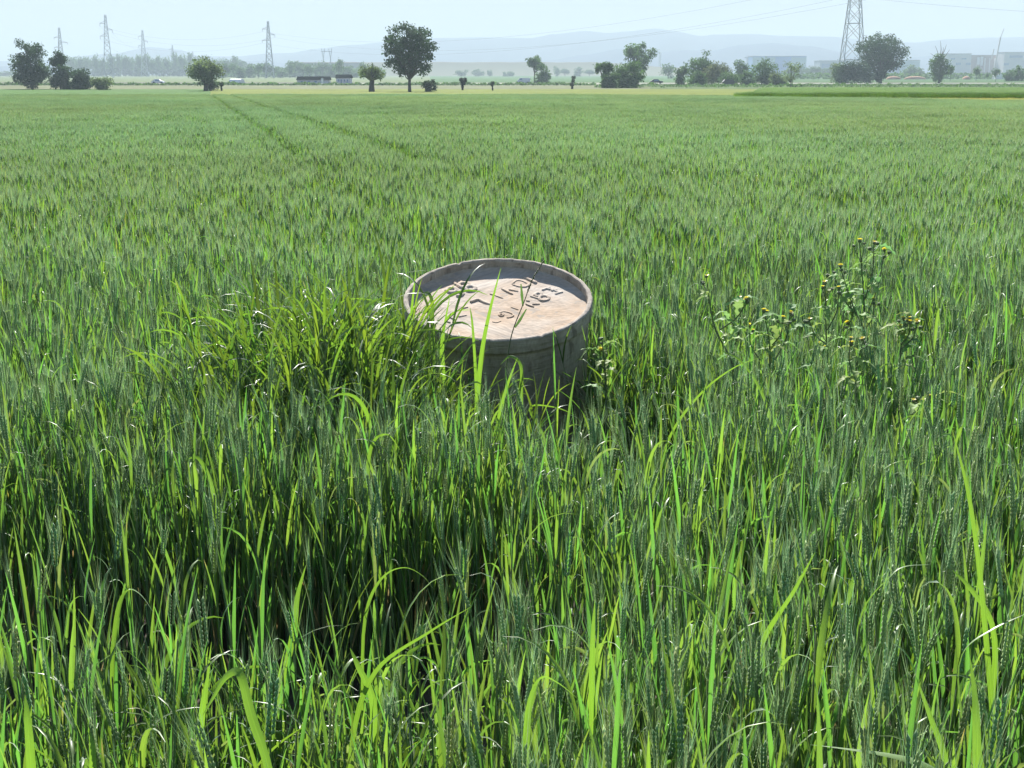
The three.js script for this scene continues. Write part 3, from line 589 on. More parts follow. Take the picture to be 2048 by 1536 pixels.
{
  const TH = [
    [5.0, [1495, 860], [[[1470, 745], [1428, 650], [1413, 556]], [[1470, 690], [1478, 600]], [[1440, 660], [1494, 603]]], 'lone sow thistle with a curved stem nearest the pipe'],
    [5.0, [1545, 870], [[[1540, 740], [1538, 680], [1528, 626]], [[1545, 690], [1565, 640]], [[1550, 720], [1580, 629]], [[1520, 720], [1498, 655]]], 'short bushy sow thistle between the curved lone one and the tall ones'],
    [5.15, [1660, 870], [[[1655, 760], [1652, 660], [1650, 570]], [[1654, 690], [1619, 642]], [[1655, 660], [1678, 580]], [[1656, 720], [1640, 690]]], 'straight sow thistle with a pair of low side flowers'],
    [5.3, [1735, 870], [[[1730, 740], [1729, 620], [1719, 486]], [[1729, 600], [1748, 489]], [[1729, 640], [1769, 503]], [[1730, 660], [1748, 602]]], 'tallest sow thistle with an upright stem and a flower cluster on top'],
    [5.2, [1770, 870], [[[1738, 690], [1705, 610], [1681, 536]], [[1712, 630], [1668, 548]], [[1700, 605], [1697, 650]]], 'leaning sow thistle whose stem slants across the tallest one'],
    [4.9, [1790, 880], [[[1795, 780], [1800, 710], [1808, 642]], [[1800, 700], [1835, 648]], [[1799, 720], [1801, 656]], [[1802, 690], [1820, 640]]], 'sow thistle with four flower heads standing beyond the tall group'],
    [4.7, [1712, 900], [[[1712, 800], [1712, 740], [1726, 683]], [[1712, 760], [1701, 681]]], 'small sow thistle with two low flower heads in front of the tall ones'],
    [4.5, [1850, 960], [[[1850, 880], [1855, 830], [1862, 794]], [[1853, 850], [1835, 800]]], 'small low sow thistle nearest the front of the wheat'],
    [5.35, [1215, 880], [[[1212, 780], [1208, 720], [1204, 679]], [[1210, 740], [1201, 702]]], 'small yellow-flowered weed against the side of the concrete pipe'],
  ];
  const r = rng(41);
  for (const [d, base, stems, label] of TH) {
    const b0 = at(base[0], base[1], d), foot = V(b0.x, ground(b0.x, -d), -d), t = thing('sow_thistle', label, 'wildflower', foot), P = ([x, y], dz = 0) => at(x, y, d + dz).sub(foot);
    stems.forEach((s, k) => {
      const dz = k ? (r() - 0.5) * 0.16 : 0, pts = k ? [P(s[0]), ...s.slice(1).map((q) => P(q, dz))] : [V(0, 0, 0), ...s.map((q) => P(q))];
      if (k && pts.length === 2) pts.splice(1, 0, pts[0].clone().lerp(pts[1], 0.5).add(V(0.012 * Math.sign(pts[1].x - pts[0].x), -0.006, 0)));
      const c = new THREE.CatmullRomCurve3(pts).getPoints(16), stem = part(k ? 'branch' : 'stem', new Geo().tube(c, c.map((_, i) => lerp(k ? 0.003 : 0.0055, 0.002, i / 16)), 6, [0.11, 0.15, 0.07]).build(), stalkMat, t), tip = c[16];
      for (let h = 0; h < 3; h++) {
        const hd = new THREE.Vector3((r() - 0.5) * 0.05, h ? -0.006 - r() * 0.02 : 0, (r() - 0.5) * 0.05).multiplyScalar(h ? 1 : 0), pos = tip.clone().add(hd), [bud, fl] = petalHead(r);
        if (h) part('stalk', new Geo().tube([tip.clone().lerp(c[14], 0.8), pos], [0.0016, 0.0013], 4, [0.11, 0.15, 0.07]).build(), stalkMat, stem);
        const bm = part('flower_head', bud, stalkMat, t); bm.position.copy(pos); bm.scale.setScalar(0.7 + r() * 0.3); bm.rotation.set((r() - 0.5) * 0.9, r() * 6, (r() - 0.5) * 0.9);
        if (h === 0 ? r() < 0.9 : r() < 0.15) { const p = part('petals', fl, leafMat, bm); p.scale.setScalar(1); }
      }
      for (let q = 0; q < (k ? 3 : 8); q++) { const i = k ? 4 + q * 5 : 3 + Math.round(q * 1.6), L = part('leaf', lobedLeaf(r, 0.055 + r() * 0.065, 0.02 + r() * 0.016), weedMat, t); L.position.copy(c[Math.min(15, i)]); L.rotation.set((r() - 0.5) * 0.8, r() * 6.28, 0.1 + r() * 0.7); }
    });
  }
}
console.log('plants done');

// ------------------------------------------------------------------ trees
function leafFace(g, c, size, r, out, col) {
  const n = V(r() - 0.5, r() - 0.2, r() - 0.5).normalize().addScaledVector(out, 0.6).normalize(), a = n.clone().cross(V(r() - 0.5, r() - 0.5, r() - 0.5)).normalize(), b = n.clone().cross(a), s = size * (0.6 + r() * 0.8);
  const i = g.v(c.clone().addScaledVector(a, s), col), j = g.v(c.clone().addScaledVector(b, s * 0.55), col), k = g.v(c.clone().addScaledVector(a, -s * 0.9), col), l = g.v(c.clone().addScaledVector(b, -s * 0.6).addScaledVector(n, s * 0.25), col);
  g.quad(i, j, k, l);
}
// a crown of leaf clumps and a trunk with limbs, w by h metres; low: where the crown starts, as a share of h
function treeParts(o) {
  const { w, h, low = 0.2, faces = 2200, leaf = 0.3, col = [0.05, 0.075, 0.03], lobes = 26, lobe = 0.2, trunk = 0.25, seed = 1, forms, fluff = 0.25, limbs = 7, trunkCol = [0.05, 0.045, 0.04], spread = 0.8 } = o, r = rng(seed), crown = new Geo(), wood = new Geo(), L = [];
  if (forms) for (const [x, y, rx, ry] of forms) L.push([V(x * w, y * h, (r() - 0.5) * 0.15 * w), rx * w, ry * h]);
  else {
    const cy = low < 0.1 ? h * 0.42 : h * (1 + low) / 2, ry = low < 0.1 ? h * 0.64 : h * (1 - low) / 2;
    for (let k = 0; k < lobes; k++) {
      const u = V(r() * 2 - 1, r() * 2 - 1, r() * 2 - 1); if (u.length() > 1) { k--; continue; }
      u.normalize(); if (o.even) { const y = 1 - 2 * (k + 0.5) / lobes, q = Math.sqrt(1 - y * y), f = k * 2.39996; u.set(q * Math.cos(f), y, q * Math.sin(f)).add(V(r() - 0.5, r() - 0.5, r() - 0.5).multiplyScalar(0.3)); } u.multiplyScalar((o.even ? (k % 3 === 0 ? 0.35 + r() * 0.3 : 0.8) : Math.pow(r(), 0.45)) * spread); if (low < 0.1 && u.y < -0.5) u.y = -0.5 + r() * 0.4; const R = lobe * (0.7 + r() * 0.6);
      L.push([V(u.x * w / 2, cy + u.y * ry, u.z * w / 2), R * w / 2 * 1.6, R * Math.min(w, h) / 2 * 1.35]);
    }
  }
  const total = L.reduce((s, [, a, b]) => s + a * b, 0);
  for (const [c, rx, ry] of L) {
    const n = Math.round(1.15 * faces * rx * ry / total), lk = 0.8 + r() * 0.4;
    for (let k = 0; k < n; k++) {
      const d = V(r() * 2 - 1, r() * 2 - 1, r() * 2 - 1).normalize(), m = Math.pow(r(), 0.5) + (r() < fluff ? r() * 0.35 : 0), kk = lk * (0.8 + r() * 0.4);
      leafFace(crown, V(c.x + d.x * rx * m, Math.max(c.y + d.y * ry * m, 0.03 * h), c.z + d.z * rx * m), leaf, r, d, [col[0] * kk, col[1] * kk, col[2] * kk]);
    }
  }
  const fork = h * Math.max(low, 0.12) * 1.05;
  wood.tube([V(0, -0.3, 0), V(0, fork * 0.5, 0), V((r() - 0.5) * trunk, fork, 0), V((r() - 0.5) * w * 0.05, h * 0.6, 0)], [trunk * 1.35, trunk, trunk * 0.9, trunk * 0.35], 7, trunkCol);
  for (let k = 0; k < Math.min(limbs, L.length); k++) { const c = L[Math.floor(r() * L.length)][0], s = V(0, fork * (0.85 + r() * 0.5), 0); wood.tube([s, s.clone().lerp(c, 0.55).add(V(0, -0.03 * h, 0)), c], [trunk * 0.55, trunk * 0.35, trunk * 0.12], 5, trunkCol); }
  return { crown: crown.build(), trunk: wood.build() };
}
function tree(name, label, category, box, o = {}) {              // box: left column, right column, top row, foot row
  const [x0, x1, y0, y1] = box, d = o.d ?? distOf(y1), x = colX((x0 + x1) / 2, d), gy = ground(x, -d), top = at((x0 + x1) / 2, y0, d).y, w = (x1 - x0) / FOCAL * d;
  const t = thing(name, label, category, V(x, gy, -d)), p = treeParts({ w, h: top - gy, ...o });
  part('trunk', p.trunk, barkMat, t); part('crown', p.crown, foliageMat, t); return t;
}
const DARK = [0.04, 0.082, 0.027], MIDG = [0.08, 0.155, 0.038], PALE = [0.14, 0.2, 0.065];
tree('broadleaf_tree', 'large dark tree with a leaning bulging crown before the far left wood', 'tree', [22, 105, 74, 178], { low: 0.06, faces: 6500, leaf: 0.26, col: DARK, lobes: 56, lobe: 0.17, trunk: 0.3, seed: 2, even: true, spread: 0.92, fluff: 0.4 });
tree('narrow_tree', 'narrow dark tree standing under the pylon next to the bulging tree', 'tree', [102, 138, 94, 178], { low: 0.1, faces: 2400, leaf: 0.24, col: DARK, lobes: 22, lobe: 0.26, trunk: 0.2, seed: 3 });
tree('bush', 'dark rounded bush at the foot of the narrow tree', 'bush', [100, 146, 132, 178], { low: 0, faces: 3400, leaf: 0.26, col: DARK, lobes: 30, lobe: 0.3, trunk: 0.1, seed: 4, d: 352 });
tree('bush', 'dark bush between the narrow tree and the pale bush', 'bush', [134, 188, 137, 178], { low: 0, faces: 3400, leaf: 0.26, col: DARK, lobes: 30, lobe: 0.3, trunk: 0.1, seed: 5, d: 350 });
tree('bush', 'pale green round bush at the end of the dark thicket', 'bush', [186, 222, 146, 179], { low: 0.02, faces: 1800, leaf: 0.22, col: PALE, lobes: 14, lobe: 0.34, trunk: 0.08, seed: 6, d: 345 });
tree('broadleaf_tree', 'bushy pale green tree with several thick dark trunks', 'tree', [374, 448, 113, 181], { low: 0.22, faces: 3400, leaf: 0.25, col: PALE, lobes: 30, lobe: 0.24, trunk: 0.5, seed: 7, d: 325, limbs: 9 });
tree('bush', 'dark inner bush under the bushy tree with several trunks', 'bush', [402, 438, 138, 181], { low: 0, faces: 1500, leaf: 0.22, col: DARK, lobes: 12, lobe: 0.34, trunk: 0.3, seed: 8, d: 327 });
tree('pollard_stump', 'small dark pollard stump beside the bushy tree with several trunks', 'stump', [437, 448, 163, 181], { faces: 500, leaf: 0.1, col: DARK, forms: [[0, 0.75, 0.5, 0.28], [0, 0.4, 0.2, 0.4]], trunk: 0.2, seed: 9, d: 322 });
{
  const t = tree('pollard_willow', 'pollard willow with a thick trunk and a fan of pale shoots', 'tree', [714, 772, 128, 183], { low: 0.42, faces: 1500, leaf: 0.2, col: PALE, lobes: 24, lobe: 0.2, trunk: 0.55, seed: 10, d: 303, limbs: 16, spread: 0.9 });
  const g = new Geo(), r = rng(8), h = 5.6; for (let k = 0; k < 60; k++) { const a = r() * 6.28, s = 0.3 + r() * 2.6; g.tube([V(Math.cos(a) * 0.4, 2.4, Math.sin(a) * 0.4), V(Math.cos(a) * s * 0.75, 4, Math.sin(a) * s * 0.75), V(Math.cos(a) * s, 4.6 + r() * 1.2, Math.sin(a) * s)], [0.06, 0.04, 0.015], 4, [0.16, 0.17, 0.09]); }
  part('shoots', g.build(), barkMat, t);
}
tree('round_tree', 'tall solitary dark tree with a round crown and a bare straight trunk', 'tree', [760, 878, 42, 184], { low: 0.17, faces: 6800, leaf: 0.27, col: DARK, lobes: 84, lobe: 0.125, trunk: 0.32, seed: 16, d: 300, even: true, limbs: 26, spread: 0.95, fluff: 0.4 });
tree('bush', 'dark ragged bush under the round solitary tree', 'bush', [846, 872, 150, 183], { low: 0, faces: 900, leaf: 0.22, col: DARK, lobes: 12, lobe: 0.34, trunk: 0.1, seed: 12, d: 304 });
for (const [a, b, y, d, l, c, sd] of [[1436, 1482, 138, 480, 'low green bush in front of the low dark shed', MIDG, 81], [1476, 1516, 141, 500, 'low bush closing the gap before the upright bushy tree', MIDG, 82], [1374, 1416, 138, 470, 'low bush at the foot of the broad rounded tree', MIDG, 83], [1536, 1574, 146, 480, 'low pale bush beside the thin sapling', PALE, 84], [1204, 1240, 142, 385, 'low bush between the ivy-covered pollard and the dome of bushes', MIDG, 85], [1744, 1776, 138, 575, 'dark bush under the broad spreading tree', DARK, 86]])
  tree('bush', l, 'bush', [a, b, y, 170], { low: 0, faces: 1500, leaf: 0.3, col: c, lobes: 18, lobe: 0.3, trunk: 0.1, seed: sd, d });
const IVY = [0.022, 0.03, 0.02];
tree('pollard_stump', 'heart-shaped dark ivy-clad stump in the yellow-green field', 'stump', [917, 935, 154, 180], { faces: 1800, leaf: 0.1, col: IVY, forms: [[-0.22, 0.8, 0.26, 0.17], [0.22, 0.79, 0.27, 0.19], [0, 0.6, 0.34, 0.22], [-0.06, 0.36, 0.17, 0.22], [-0.1, 0.12, 0.07, 0.18]], trunk: 0.12, seed: 13, d: 335, fluff: 0, limbs: 0 });
tree('pollard_stump', 'small dark stump with a knobbed head in the yellow-green field', 'stump', [980, 990, 162, 181], { faces: 800, leaf: 0.08, col: IVY, forms: [[0.05, 0.84, 0.45, 0.15], [-0.1, 0.6, 0.36, 0.18], [0, 0.3, 0.2, 0.3]], trunk: 0.15, seed: 14, d: 328, fluff: 0, limbs: 0 });
tree('pollard_stump', 'dark square-topped stump standing alone before the hazy fields', 'stump', [1139, 1151, 151, 177], { faces: 1300, leaf: 0.09, col: IVY, forms: [[0.15, 0.85, 0.42, 0.15], [0.1, 0.62, 0.34, 0.16], [-0.1, 0.38, 0.45, 0.18], [-0.05, 0.12, 0.24, 0.14]], trunk: 0.2, seed: 15, d: 362, fluff: 0, limbs: 0 });
tree('broadleaf_tree', 'hazy blue-green tree between the stumps and the long bank', 'tree', [1048, 1090, 106, 165], { low: 0.3, faces: 1700, leaf: 0.42, col: MIDG, lobes: 22, lobe: 0.24, trunk: 0.3, seed: 21 });
tree('bush', 'hazy round bush at the foot of the blue-green tree', 'bush', [1070, 1104, 128, 166], { low: 0, faces: 1300, leaf: 0.4, col: MIDG, lobes: 14, lobe: 0.34, trunk: 0.1, seed: 22, d: 590 });
tree('ivy_trunk_tree', 'stout ivy-covered pollard with a ragged flat top', 'tree', [1188, 1228, 124, 175], { faces: 3000, leaf: 0.24, col: MIDG, forms: [[-0.22, 0.82, 0.26, 0.15], [0.1, 0.88, 0.28, 0.13], [0.26, 0.78, 0.22, 0.16], [0.1, 0.62, 0.26, 0.22], [0.08, 0.4, 0.22, 0.25], [0.08, 0.16, 0.26, 0.2], [-0.34, 0.66, 0.12, 0.1]], trunk: 0.5, seed: 23, d: 390 });
tree('bush', 'large dome of bushes right beside the ivy-covered pollard', 'bush', [1224, 1286, 119, 175], { low: 0, faces: 4600, leaf: 0.26, col: MIDG, lobes: 34, lobe: 0.26, trunk: 0.15, seed: 24, d: 392 });
tree('broadleaf_tree', 'tall open-crowned tree rising behind the dome of bushes', 'tree', [1240, 1310, 82, 166], { low: 0.28, faces: 3600, leaf: 0.36, col: MIDG, lobes: 36, lobe: 0.19, trunk: 0.5, seed: 25, d: 560, limbs: 14, spread: 0.88 });
tree('round_bush', 'small round hazy tree beyond the dome of bushes', 'tree', [1320, 1352, 127, 154], { low: 0.05, faces: 900, leaf: 0.6, col: MIDG, lobes: 14, lobe: 0.34, trunk: 0.3, seed: 26, d: 1150 });
tree('bush', 'dark upright bush starting the thicket before the blue warehouse', 'bush', [1348, 1378, 123, 168], { low: 0, faces: 1500, leaf: 0.3, col: MIDG, lobes: 16, lobe: 0.32, trunk: 0.12, seed: 27, d: 500 });
tree('broadleaf_tree', 'broad rounded tree, highest of the thicket before the blue warehouse', 'tree', [1368, 1447, 100, 168], { low: 0.06, faces: 4200, leaf: 0.34, col: MIDG, lobes: 36, lobe: 0.23, trunk: 0.3, seed: 28, d: 515 });
tree('bush', 'yellowish bush leaning against the broad rounded tree', 'bush', [1408, 1466, 120, 167], { low: 0, faces: 2600, leaf: 0.3, col: [0.11, 0.135, 0.05], lobes: 24, lobe: 0.28, trunk: 0.12, seed: 29, d: 495 });
tree('bush', 'blue-green round bush behind the low shed', 'bush', [1462, 1500, 121, 160], { low: 0, faces: 1500, leaf: 0.4, col: MIDG, lobes: 18, lobe: 0.3, trunk: 0.12, seed: 30, d: 640 });
tree('broadleaf_tree', 'upright bushy tree in front of the blue warehouse', 'tree', [1498, 1562, 112, 167], { low: 0.03, faces: 3000, leaf: 0.32, col: MIDG, lobes: 30, lobe: 0.24, trunk: 0.25, seed: 31, d: 505 });
tree('sapling', 'thin pale tree with a bare dark stem and sparse leaves', 'tree', [1552, 1612, 116, 174], { low: 0.16, faces: 650, leaf: 0.22, col: PALE, lobes: 20, lobe: 0.18, trunk: 0.13, seed: 32, d: 400, limbs: 16 });
tree('bush', 'pale green bush at the near end of the long dark thicket', 'bush', [1656, 1690, 122, 164], { low: 0, faces: 1700, leaf: 0.34, col: PALE, lobes: 20, lobe: 0.28, trunk: 0.1, seed: 33, d: 600 });
tree('bush', 'long dark flat-topped thicket under the lattice pylon', 'bush', [1672, 1746, 119, 166], { faces: 4600, leaf: 0.36, col: DARK, forms: [[-0.36, 0.4, 0.2, 0.5], [-0.18, 0.48, 0.2, 0.48], [0, 0.5, 0.2, 0.48], [0.2, 0.46, 0.2, 0.48], [0.36, 0.36, 0.17, 0.4]], trunk: 0.1, seed: 34, d: 565 });
tree('broadleaf_tree', 'large broad tree with a spreading crown beside the lattice pylon', 'tree', [1708, 1814, 60, 165], { low: 0.12, faces: 6800, leaf: 0.4, col: DARK, lobes: 64, lobe: 0.145, trunk: 0.55, seed: 35, d: 580, even: true, limbs: 20, spread: 0.95, fluff: 0.4 });
{
  const t = tree('ivy_tree', 'ivy-clad tree with bare dead branches sticking out of its top', 'tree', [1848, 1908, 106, 163], { low: 0.05, faces: 2600, leaf: 0.36, col: MIDG, forms: [[-0.05, 0.84, 0.2, 0.16], [-0.2, 0.66, 0.2, 0.16], [0.1, 0.64, 0.24, 0.2], [-0.1, 0.42, 0.24, 0.2], [0.12, 0.4, 0.2, 0.16], [0.34, 0.5, 0.12, 0.09], [-0.05, 0.2, 0.2, 0.2]], trunk: 0.45, seed: 36, d: 600 });
  const g = new Geo(); for (const [x, y, u, v] of [[0, 10, -0.4, 17], [0.2, 10, 2.2, 15.5], [-0.5, 9, -2.4, 15], [0.5, 9, 3.6, 13.5], [-0.6, 9, -4.2, 12], [0.3, 11, 1, 14.5]]) g.tube([V(x, y, 0), V(lerp(x, u, 0.5) + 0.2, lerp(y, v, 0.55), 0.3), V(u, v, 0)], [0.2, 0.13, 0.05], 5, [0.13, 0.12, 0.11]);
  part('dead_branches', g.build(), barkMat, t);
}
// small far trees: eight shapes, copied
const far = Array.from({ length: 8 }, (_, k) => treeParts({ w: 1, h: 1, low: [0.35, 0.3, 0.4, 0.25, 0, 0, 0.02, 0.1][k], faces: k < 4 ? 650 : 800, leaf: k < 4 ? 0.05 : 0.055, col: MIDG, lobes: 16, lobe: 0.28, trunk: 0.025, seed: 60 + k }));
function farTree(name, label, group, box, kind, d) {
  const [x0, x1, y0] = box, x = colX((x0 + x1) / 2, d), gy = ground(x, -d), t = thing(name, label, name === 'bush' ? 'bush' : 'tree', V(x, gy, -d), group), w = (x1 - x0) / FOCAL * d;
  t.scale.set(w, at((x0 + x1) / 2, y0, d).y - gy, w); t.rotation.y = x0 * 1.7;
  part('trunk', far[kind].trunk, barkMat, t); part('crown', far[kind].crown, foliageMat, t);
}
{
  const r = rng(19);
  for (let k = 0; k < 25; k++) { const px = 136 + k * 14.4 + (r() - 0.5) * 6, w = 17 + r() * 8; farTree('tall_tree', 'tall slender tree in the hazy row along the far left wood', 'trees of the far left row', [px - w / 2, px + w / 2, 107 + r() * 10 + (k > 20 ? 4 : 0)], Math.floor(r() * 4), 1850 + r() * 90); }
  for (let k = 0; k < 20; k++) { const px = 440 + k * 15 + (r() - 0.5) * 10, w = 20 + r() * 16; farTree('hazy_tree', 'hazy grey-green tree of the belt behind the low farmhouse', 'trees of the belt behind the farmhouse', [px - w / 2, px + w / 2, 119 + r() * 14], Math.floor(r() * 8), 1150 + r() * 250); }
  for (const [a, b, y] of [[908, 938, 138], [944, 970, 137], [974, 986, 138], [1004, 1016, 142], [1012, 1030, 138], [1106, 1122, 131], [1120, 1140, 134], [1142, 1170, 131], [1168, 1190, 136]]) farTree('bush', 'small hazy bush at the foot of the long bank', 'bushes below the long bank', [a, b, y], 4 + Math.floor(r() * 4), 1900 + r() * 120);
  for (let k = 0; k < 9; k++) { const px = 1575 + k * 12, w = 16 + r() * 9; farTree('hazy_tree', 'hazy blue tree in the row before the warehouses', 'trees before the warehouses', [px - w / 2, px + w / 2, 131 + r() * 6], Math.floor(r() * 8), 1500 + r() * 90); }
  for (let k = 0; k < 8; k++) { const px = -40 + k * 17, w = 20 + r() * 10; farTree('bush', 'faint hazy bush on the far left skyline', 'bushes of the far left skyline', [px - w / 2, px + w / 2, 139 + r() * 5], 4 + Math.floor(r() * 4), 2100 + r() * 90); }
  for (const [a, b, y, d, l] of [[1893, 1908, 129, 720, 'little leaning tree beside the ivy-clad tree'], [1942, 1962, 133, 760, 'little round tree below the pale hall'], [1970, 1978, 145, 760, 'tiny dark tree between the little round tree and the forked one'], [1981, 2002, 136, 700, 'little forked tree below the white tent']]) farTree('small_tree', l, null, [a, b, y], 1, d);
  for (const [a, b, y, d] of [[2004, 2030, 130, 720], [2020, 2052, 118, 740], [2046, 2080, 112, 750], [2072, 2110, 118, 740], [1800, 1842, 119, 1280], [1828, 1850, 128, 1290]]) farTree('hazy_tree', 'pale hazy tree at the end of the row by the pale halls', 'trees by the pale halls', [a, b, y], 5, d);
}
for (const t of scene.children) if (t.userData.group === undefined && t.userData.group !== null) delete t.userData.group;
// a closed far wood and hedges: too far to tell one plant from the next
function thicket(name, label, d, x0, x1, rowTop, faces, leaf, col, deep, seed) {
  const r = rng(seed), g = new Geo();
  for (let k = 0; k < faces; k++) { const px = lerp(x0, x1, r()), D = d + r() * deep, x = colX(px, D), gy = ground(x, -D), top = at(px, rowTop + noise(px * 0.11, seed) * (HORIZON + 6 - rowTop) * 0.35, D).y, y = lerp(gy, top, Math.pow(r(), 0.75)), kk = 0.75 + r() * 0.5; leafFace(g, V(x, y, -D), leaf, r, V(0, 0.4, 0), col.map((c) => c * kk)); }
  const m = structure(name, g.build(), foliageMat); m.userData = { kind: 'stuff', label, category: 'undergrowth' };
}
thicket('far_wood', 'closed blue-grey far wood behind the left fields', 1960, 130, 505, 126, 5200, 2.5, DARK, 60, 3);
thicket('far_wood', 'faint continuing wood behind the farmhouse and the pollard willow', 1480, 420, 770, 138, 3600, 2.0, MIDG, 60, 5);
thicket('hedgerow', 'low blue-green hedge along the road on the left and middle', 485, -200, 1190, 166.5, 6000, 0.5, MIDG, 10, 6);
thicket('weeds', 'low weeds along the bank before the thickets on the right', 395, 1190, 2150, 168.5, 5200, 0.34, MIDG, 70, 7);
thicket('hedgerow', 'far low hedge before the warehouses', 1000, 1560, 2150, 147, 2600, 1.2, MIDG, 30, 8);
console.log('trees done');

// ------------------------------------------------------------------ pylons and wires
function lattice(g, h, wb, wt, bar, stop = 1) {
  const W = (t) => lerp(wb, wt, t), c = (t, i) => V((i & 1 ? 1 : -1) * W(t) / 2, h * t, (i & 2 ? 1 : -1) * W(t) / 2), steps = [0]; let t = 0;
  while (t < stop - 0.02) { t = Math.min(stop, t + W(t) * 0.95 / h); steps.push(t); }
  const k4 = [1, 1, 1];
  for (let i = 0; i < 4; i++) g.bar(c(0, i), c(stop, i), bar * 1.5, k4);
  for (let s = 0; s + 1 < steps.length; s++) for (const [a, b] of [[0, 1], [1, 3], [3, 2], [2, 0]]) { g.bar(c(steps[s], a), c(steps[s + 1], b), bar, k4); g.bar(c(steps[s], b), c(steps[s + 1], a), bar, k4); if (s % 2) g.bar(c(steps[s], a), c(steps[s], b), bar, k4); }
}
function pylon(label, px, rowTop, d, turn, arms, big, bar = 0.28) {
  const x = colX(px, d), gy = ground(x, -d), h = big ?? at(px, rowTop, d).y - gy, t = thing('pylon', label, 'pylon', V(x, gy, -d)); t.rotation.y = turn;
  const g = new Geo(); lattice(g, h, h * (big ? 0.18 : 0.15), h * (big ? 0.014 : 0.024), bar); part('tower', g.build(), steelMat, t);
  for (const [ht, side, len] of arms) {
    const a = new Geo(), y = h * ht, w = h * 0.03; a.bar(V(0, y, w), V(side * len, y, 0), bar * 1.4, [1, 1, 1]); a.bar(V(0, y, -w), V(side * len, y, 0), bar * 1.4, [1, 1, 1]); a.bar(V(0, y + h * 0.045, 0), V(side * len, y, 0), bar * 1.2, [1, 1, 1]);
    const arm = part('cross_arm', a.build(), steelMat, t), ins = new Geo(); ins.tube([V(side * len, y, 0), V(side * len, y - h * 0.045, 0)], [0.22, 0.22], 6, [1, 1, 1]); part('insulator', ins.build(), steelMat, arm);
  }
  return { t, h, tip: (ht, side, len) => V(side * len, h * ht - h * 0.045, 0).applyAxisAngle(V(0, 1, 0), turn).add(t.position) };
}
const A3 = [[0.86, -1, 5], [0.76, 1, 5.4], [0.66, -1, 5.4]];
const pA = pylon('grey lattice pylon standing clear between the left tree belt and the round tree', 540, 42, 1250, 0.25, A3);
const pB = pylon('tallest pylon above the far left wood, next to the narrow tree', 218, 29, 1300, 0.3, A3);
const pC = pylon('middle-sized pylon above the far left wood, next after the tallest', 290, 60, 1750, 0.3, A3);
const pD = pylon('small faint pylon above the far left wood, next after the middle-sized', 348, 90, 2300, 0.3, A3.map(([a, b, c]) => [a, b, c * 1.1]), undefined, 0.34);
const pE = pylon('pylon rising behind the narrow dark tree', 125, 55, 1500, 0.2, [[0.8, -1, 5.6], [0.7, 1, 7.5], [0.6, -1, 6]]);
pylon('tiny faint pylon over the bushy tree with several trunks', 388, 103, 2700, 0.3, A3, undefined, 0.4);
pylon('tiny faint pylon on the skyline behind the tree belt', 486, 120, 3000, 0.3, A3, undefined, 0.4);
const pF = pylon('big lattice pylon beside the broad tree, taller than the picture', 1702, 0, 640, 0, [[0.78, -1, 9], [0.78, 1, 9], [0.66, -1, 7], [0.66, 1, 7]], 58, 0.2);
{ // forked pylon far behind the farm belt
  const d = 1900, x = colX(655, d), gy = ground(x, -d), t = thing('pylon', 'far forked pylon with two horns above the low grey hall', 'pylon', V(x, gy, -d)), h = at(655, 97, d).y - gy, g = new Geo(), W = [1, 1, 1];
  for (const s of [-1, 1]) { g.bar(V(s * 3, 0, 0), V(s * 4.6, h * 0.62, 0), 0.8, W); g.bar(V(s * 5.5, 0, 0), V(s * 4.6, h * 0.62, 0), 0.8, W); g.bar(V(s * 4.6, h * 0.62, 0), V(s * 6.6, h, 0), 0.8, W); g.bar(V(s * 4.6, h * 0.62, 0), V(s * 2.8, h, 0), 0.8, W); }
  part('frame', g.build(), steelMat, t); const c = new Geo(); c.bar(V(-7, h * 0.9, 0), V(7, h * 0.9, 0), 0.8, W); part('cross_arm', c.build(), steelMat, t);
}
function wire(label, a, b, sag, rad = 0.035) {
  const pts = []; for (let k = 0; k <= 40; k++) { const t = k / 40; pts.push(a.clone().lerp(b, t).add(V(0, -4 * sag * t * (1 - t), 0))); }
  solo('power_line', new Geo().tube(pts, pts.map(() => rad), 4, [1, 1, 1]).build(), wireMat, label, 'wire', 'power lines');
}
const wireMat = new THREE.MeshStandardMaterial({ color: new THREE.Color(0.1, 0.1, 0.11), roughness: 0.9 });
const WL = 'thin power line sagging from the big lattice pylon to the clear grey one', WB = 'thin power line between the pylons above the far left wood';
wire(WL, pF.tip(0.78, -1, 9), pA.tip(...A3[0]), 16); wire(WL, pF.tip(0.66, -1, 7), pA.tip(...A3[2]), 16); wire(WL, pF.tip(0.66, 1, 7), pA.tip(...A3[1]), 16);
for (const q of A3) { wire(WB, pA.tip(...q), pB.tip(...q), 9); wire(WB, pB.tip(...q), pC.tip(...q), 9); wire(WB, pC.tip(...q), pD.tip(q[0], q[1], q[2] * 1.1), 10); }
wire('thin power line leaving the big lattice pylon over the pale halls', pF.tip(0.78, 1, 9), V(420, 30, -560), 6); wire('thin power line leaving the big lattice pylon over the pale halls', pF.tip(0.66, 1, 7), V(430, 25, -560), 6);

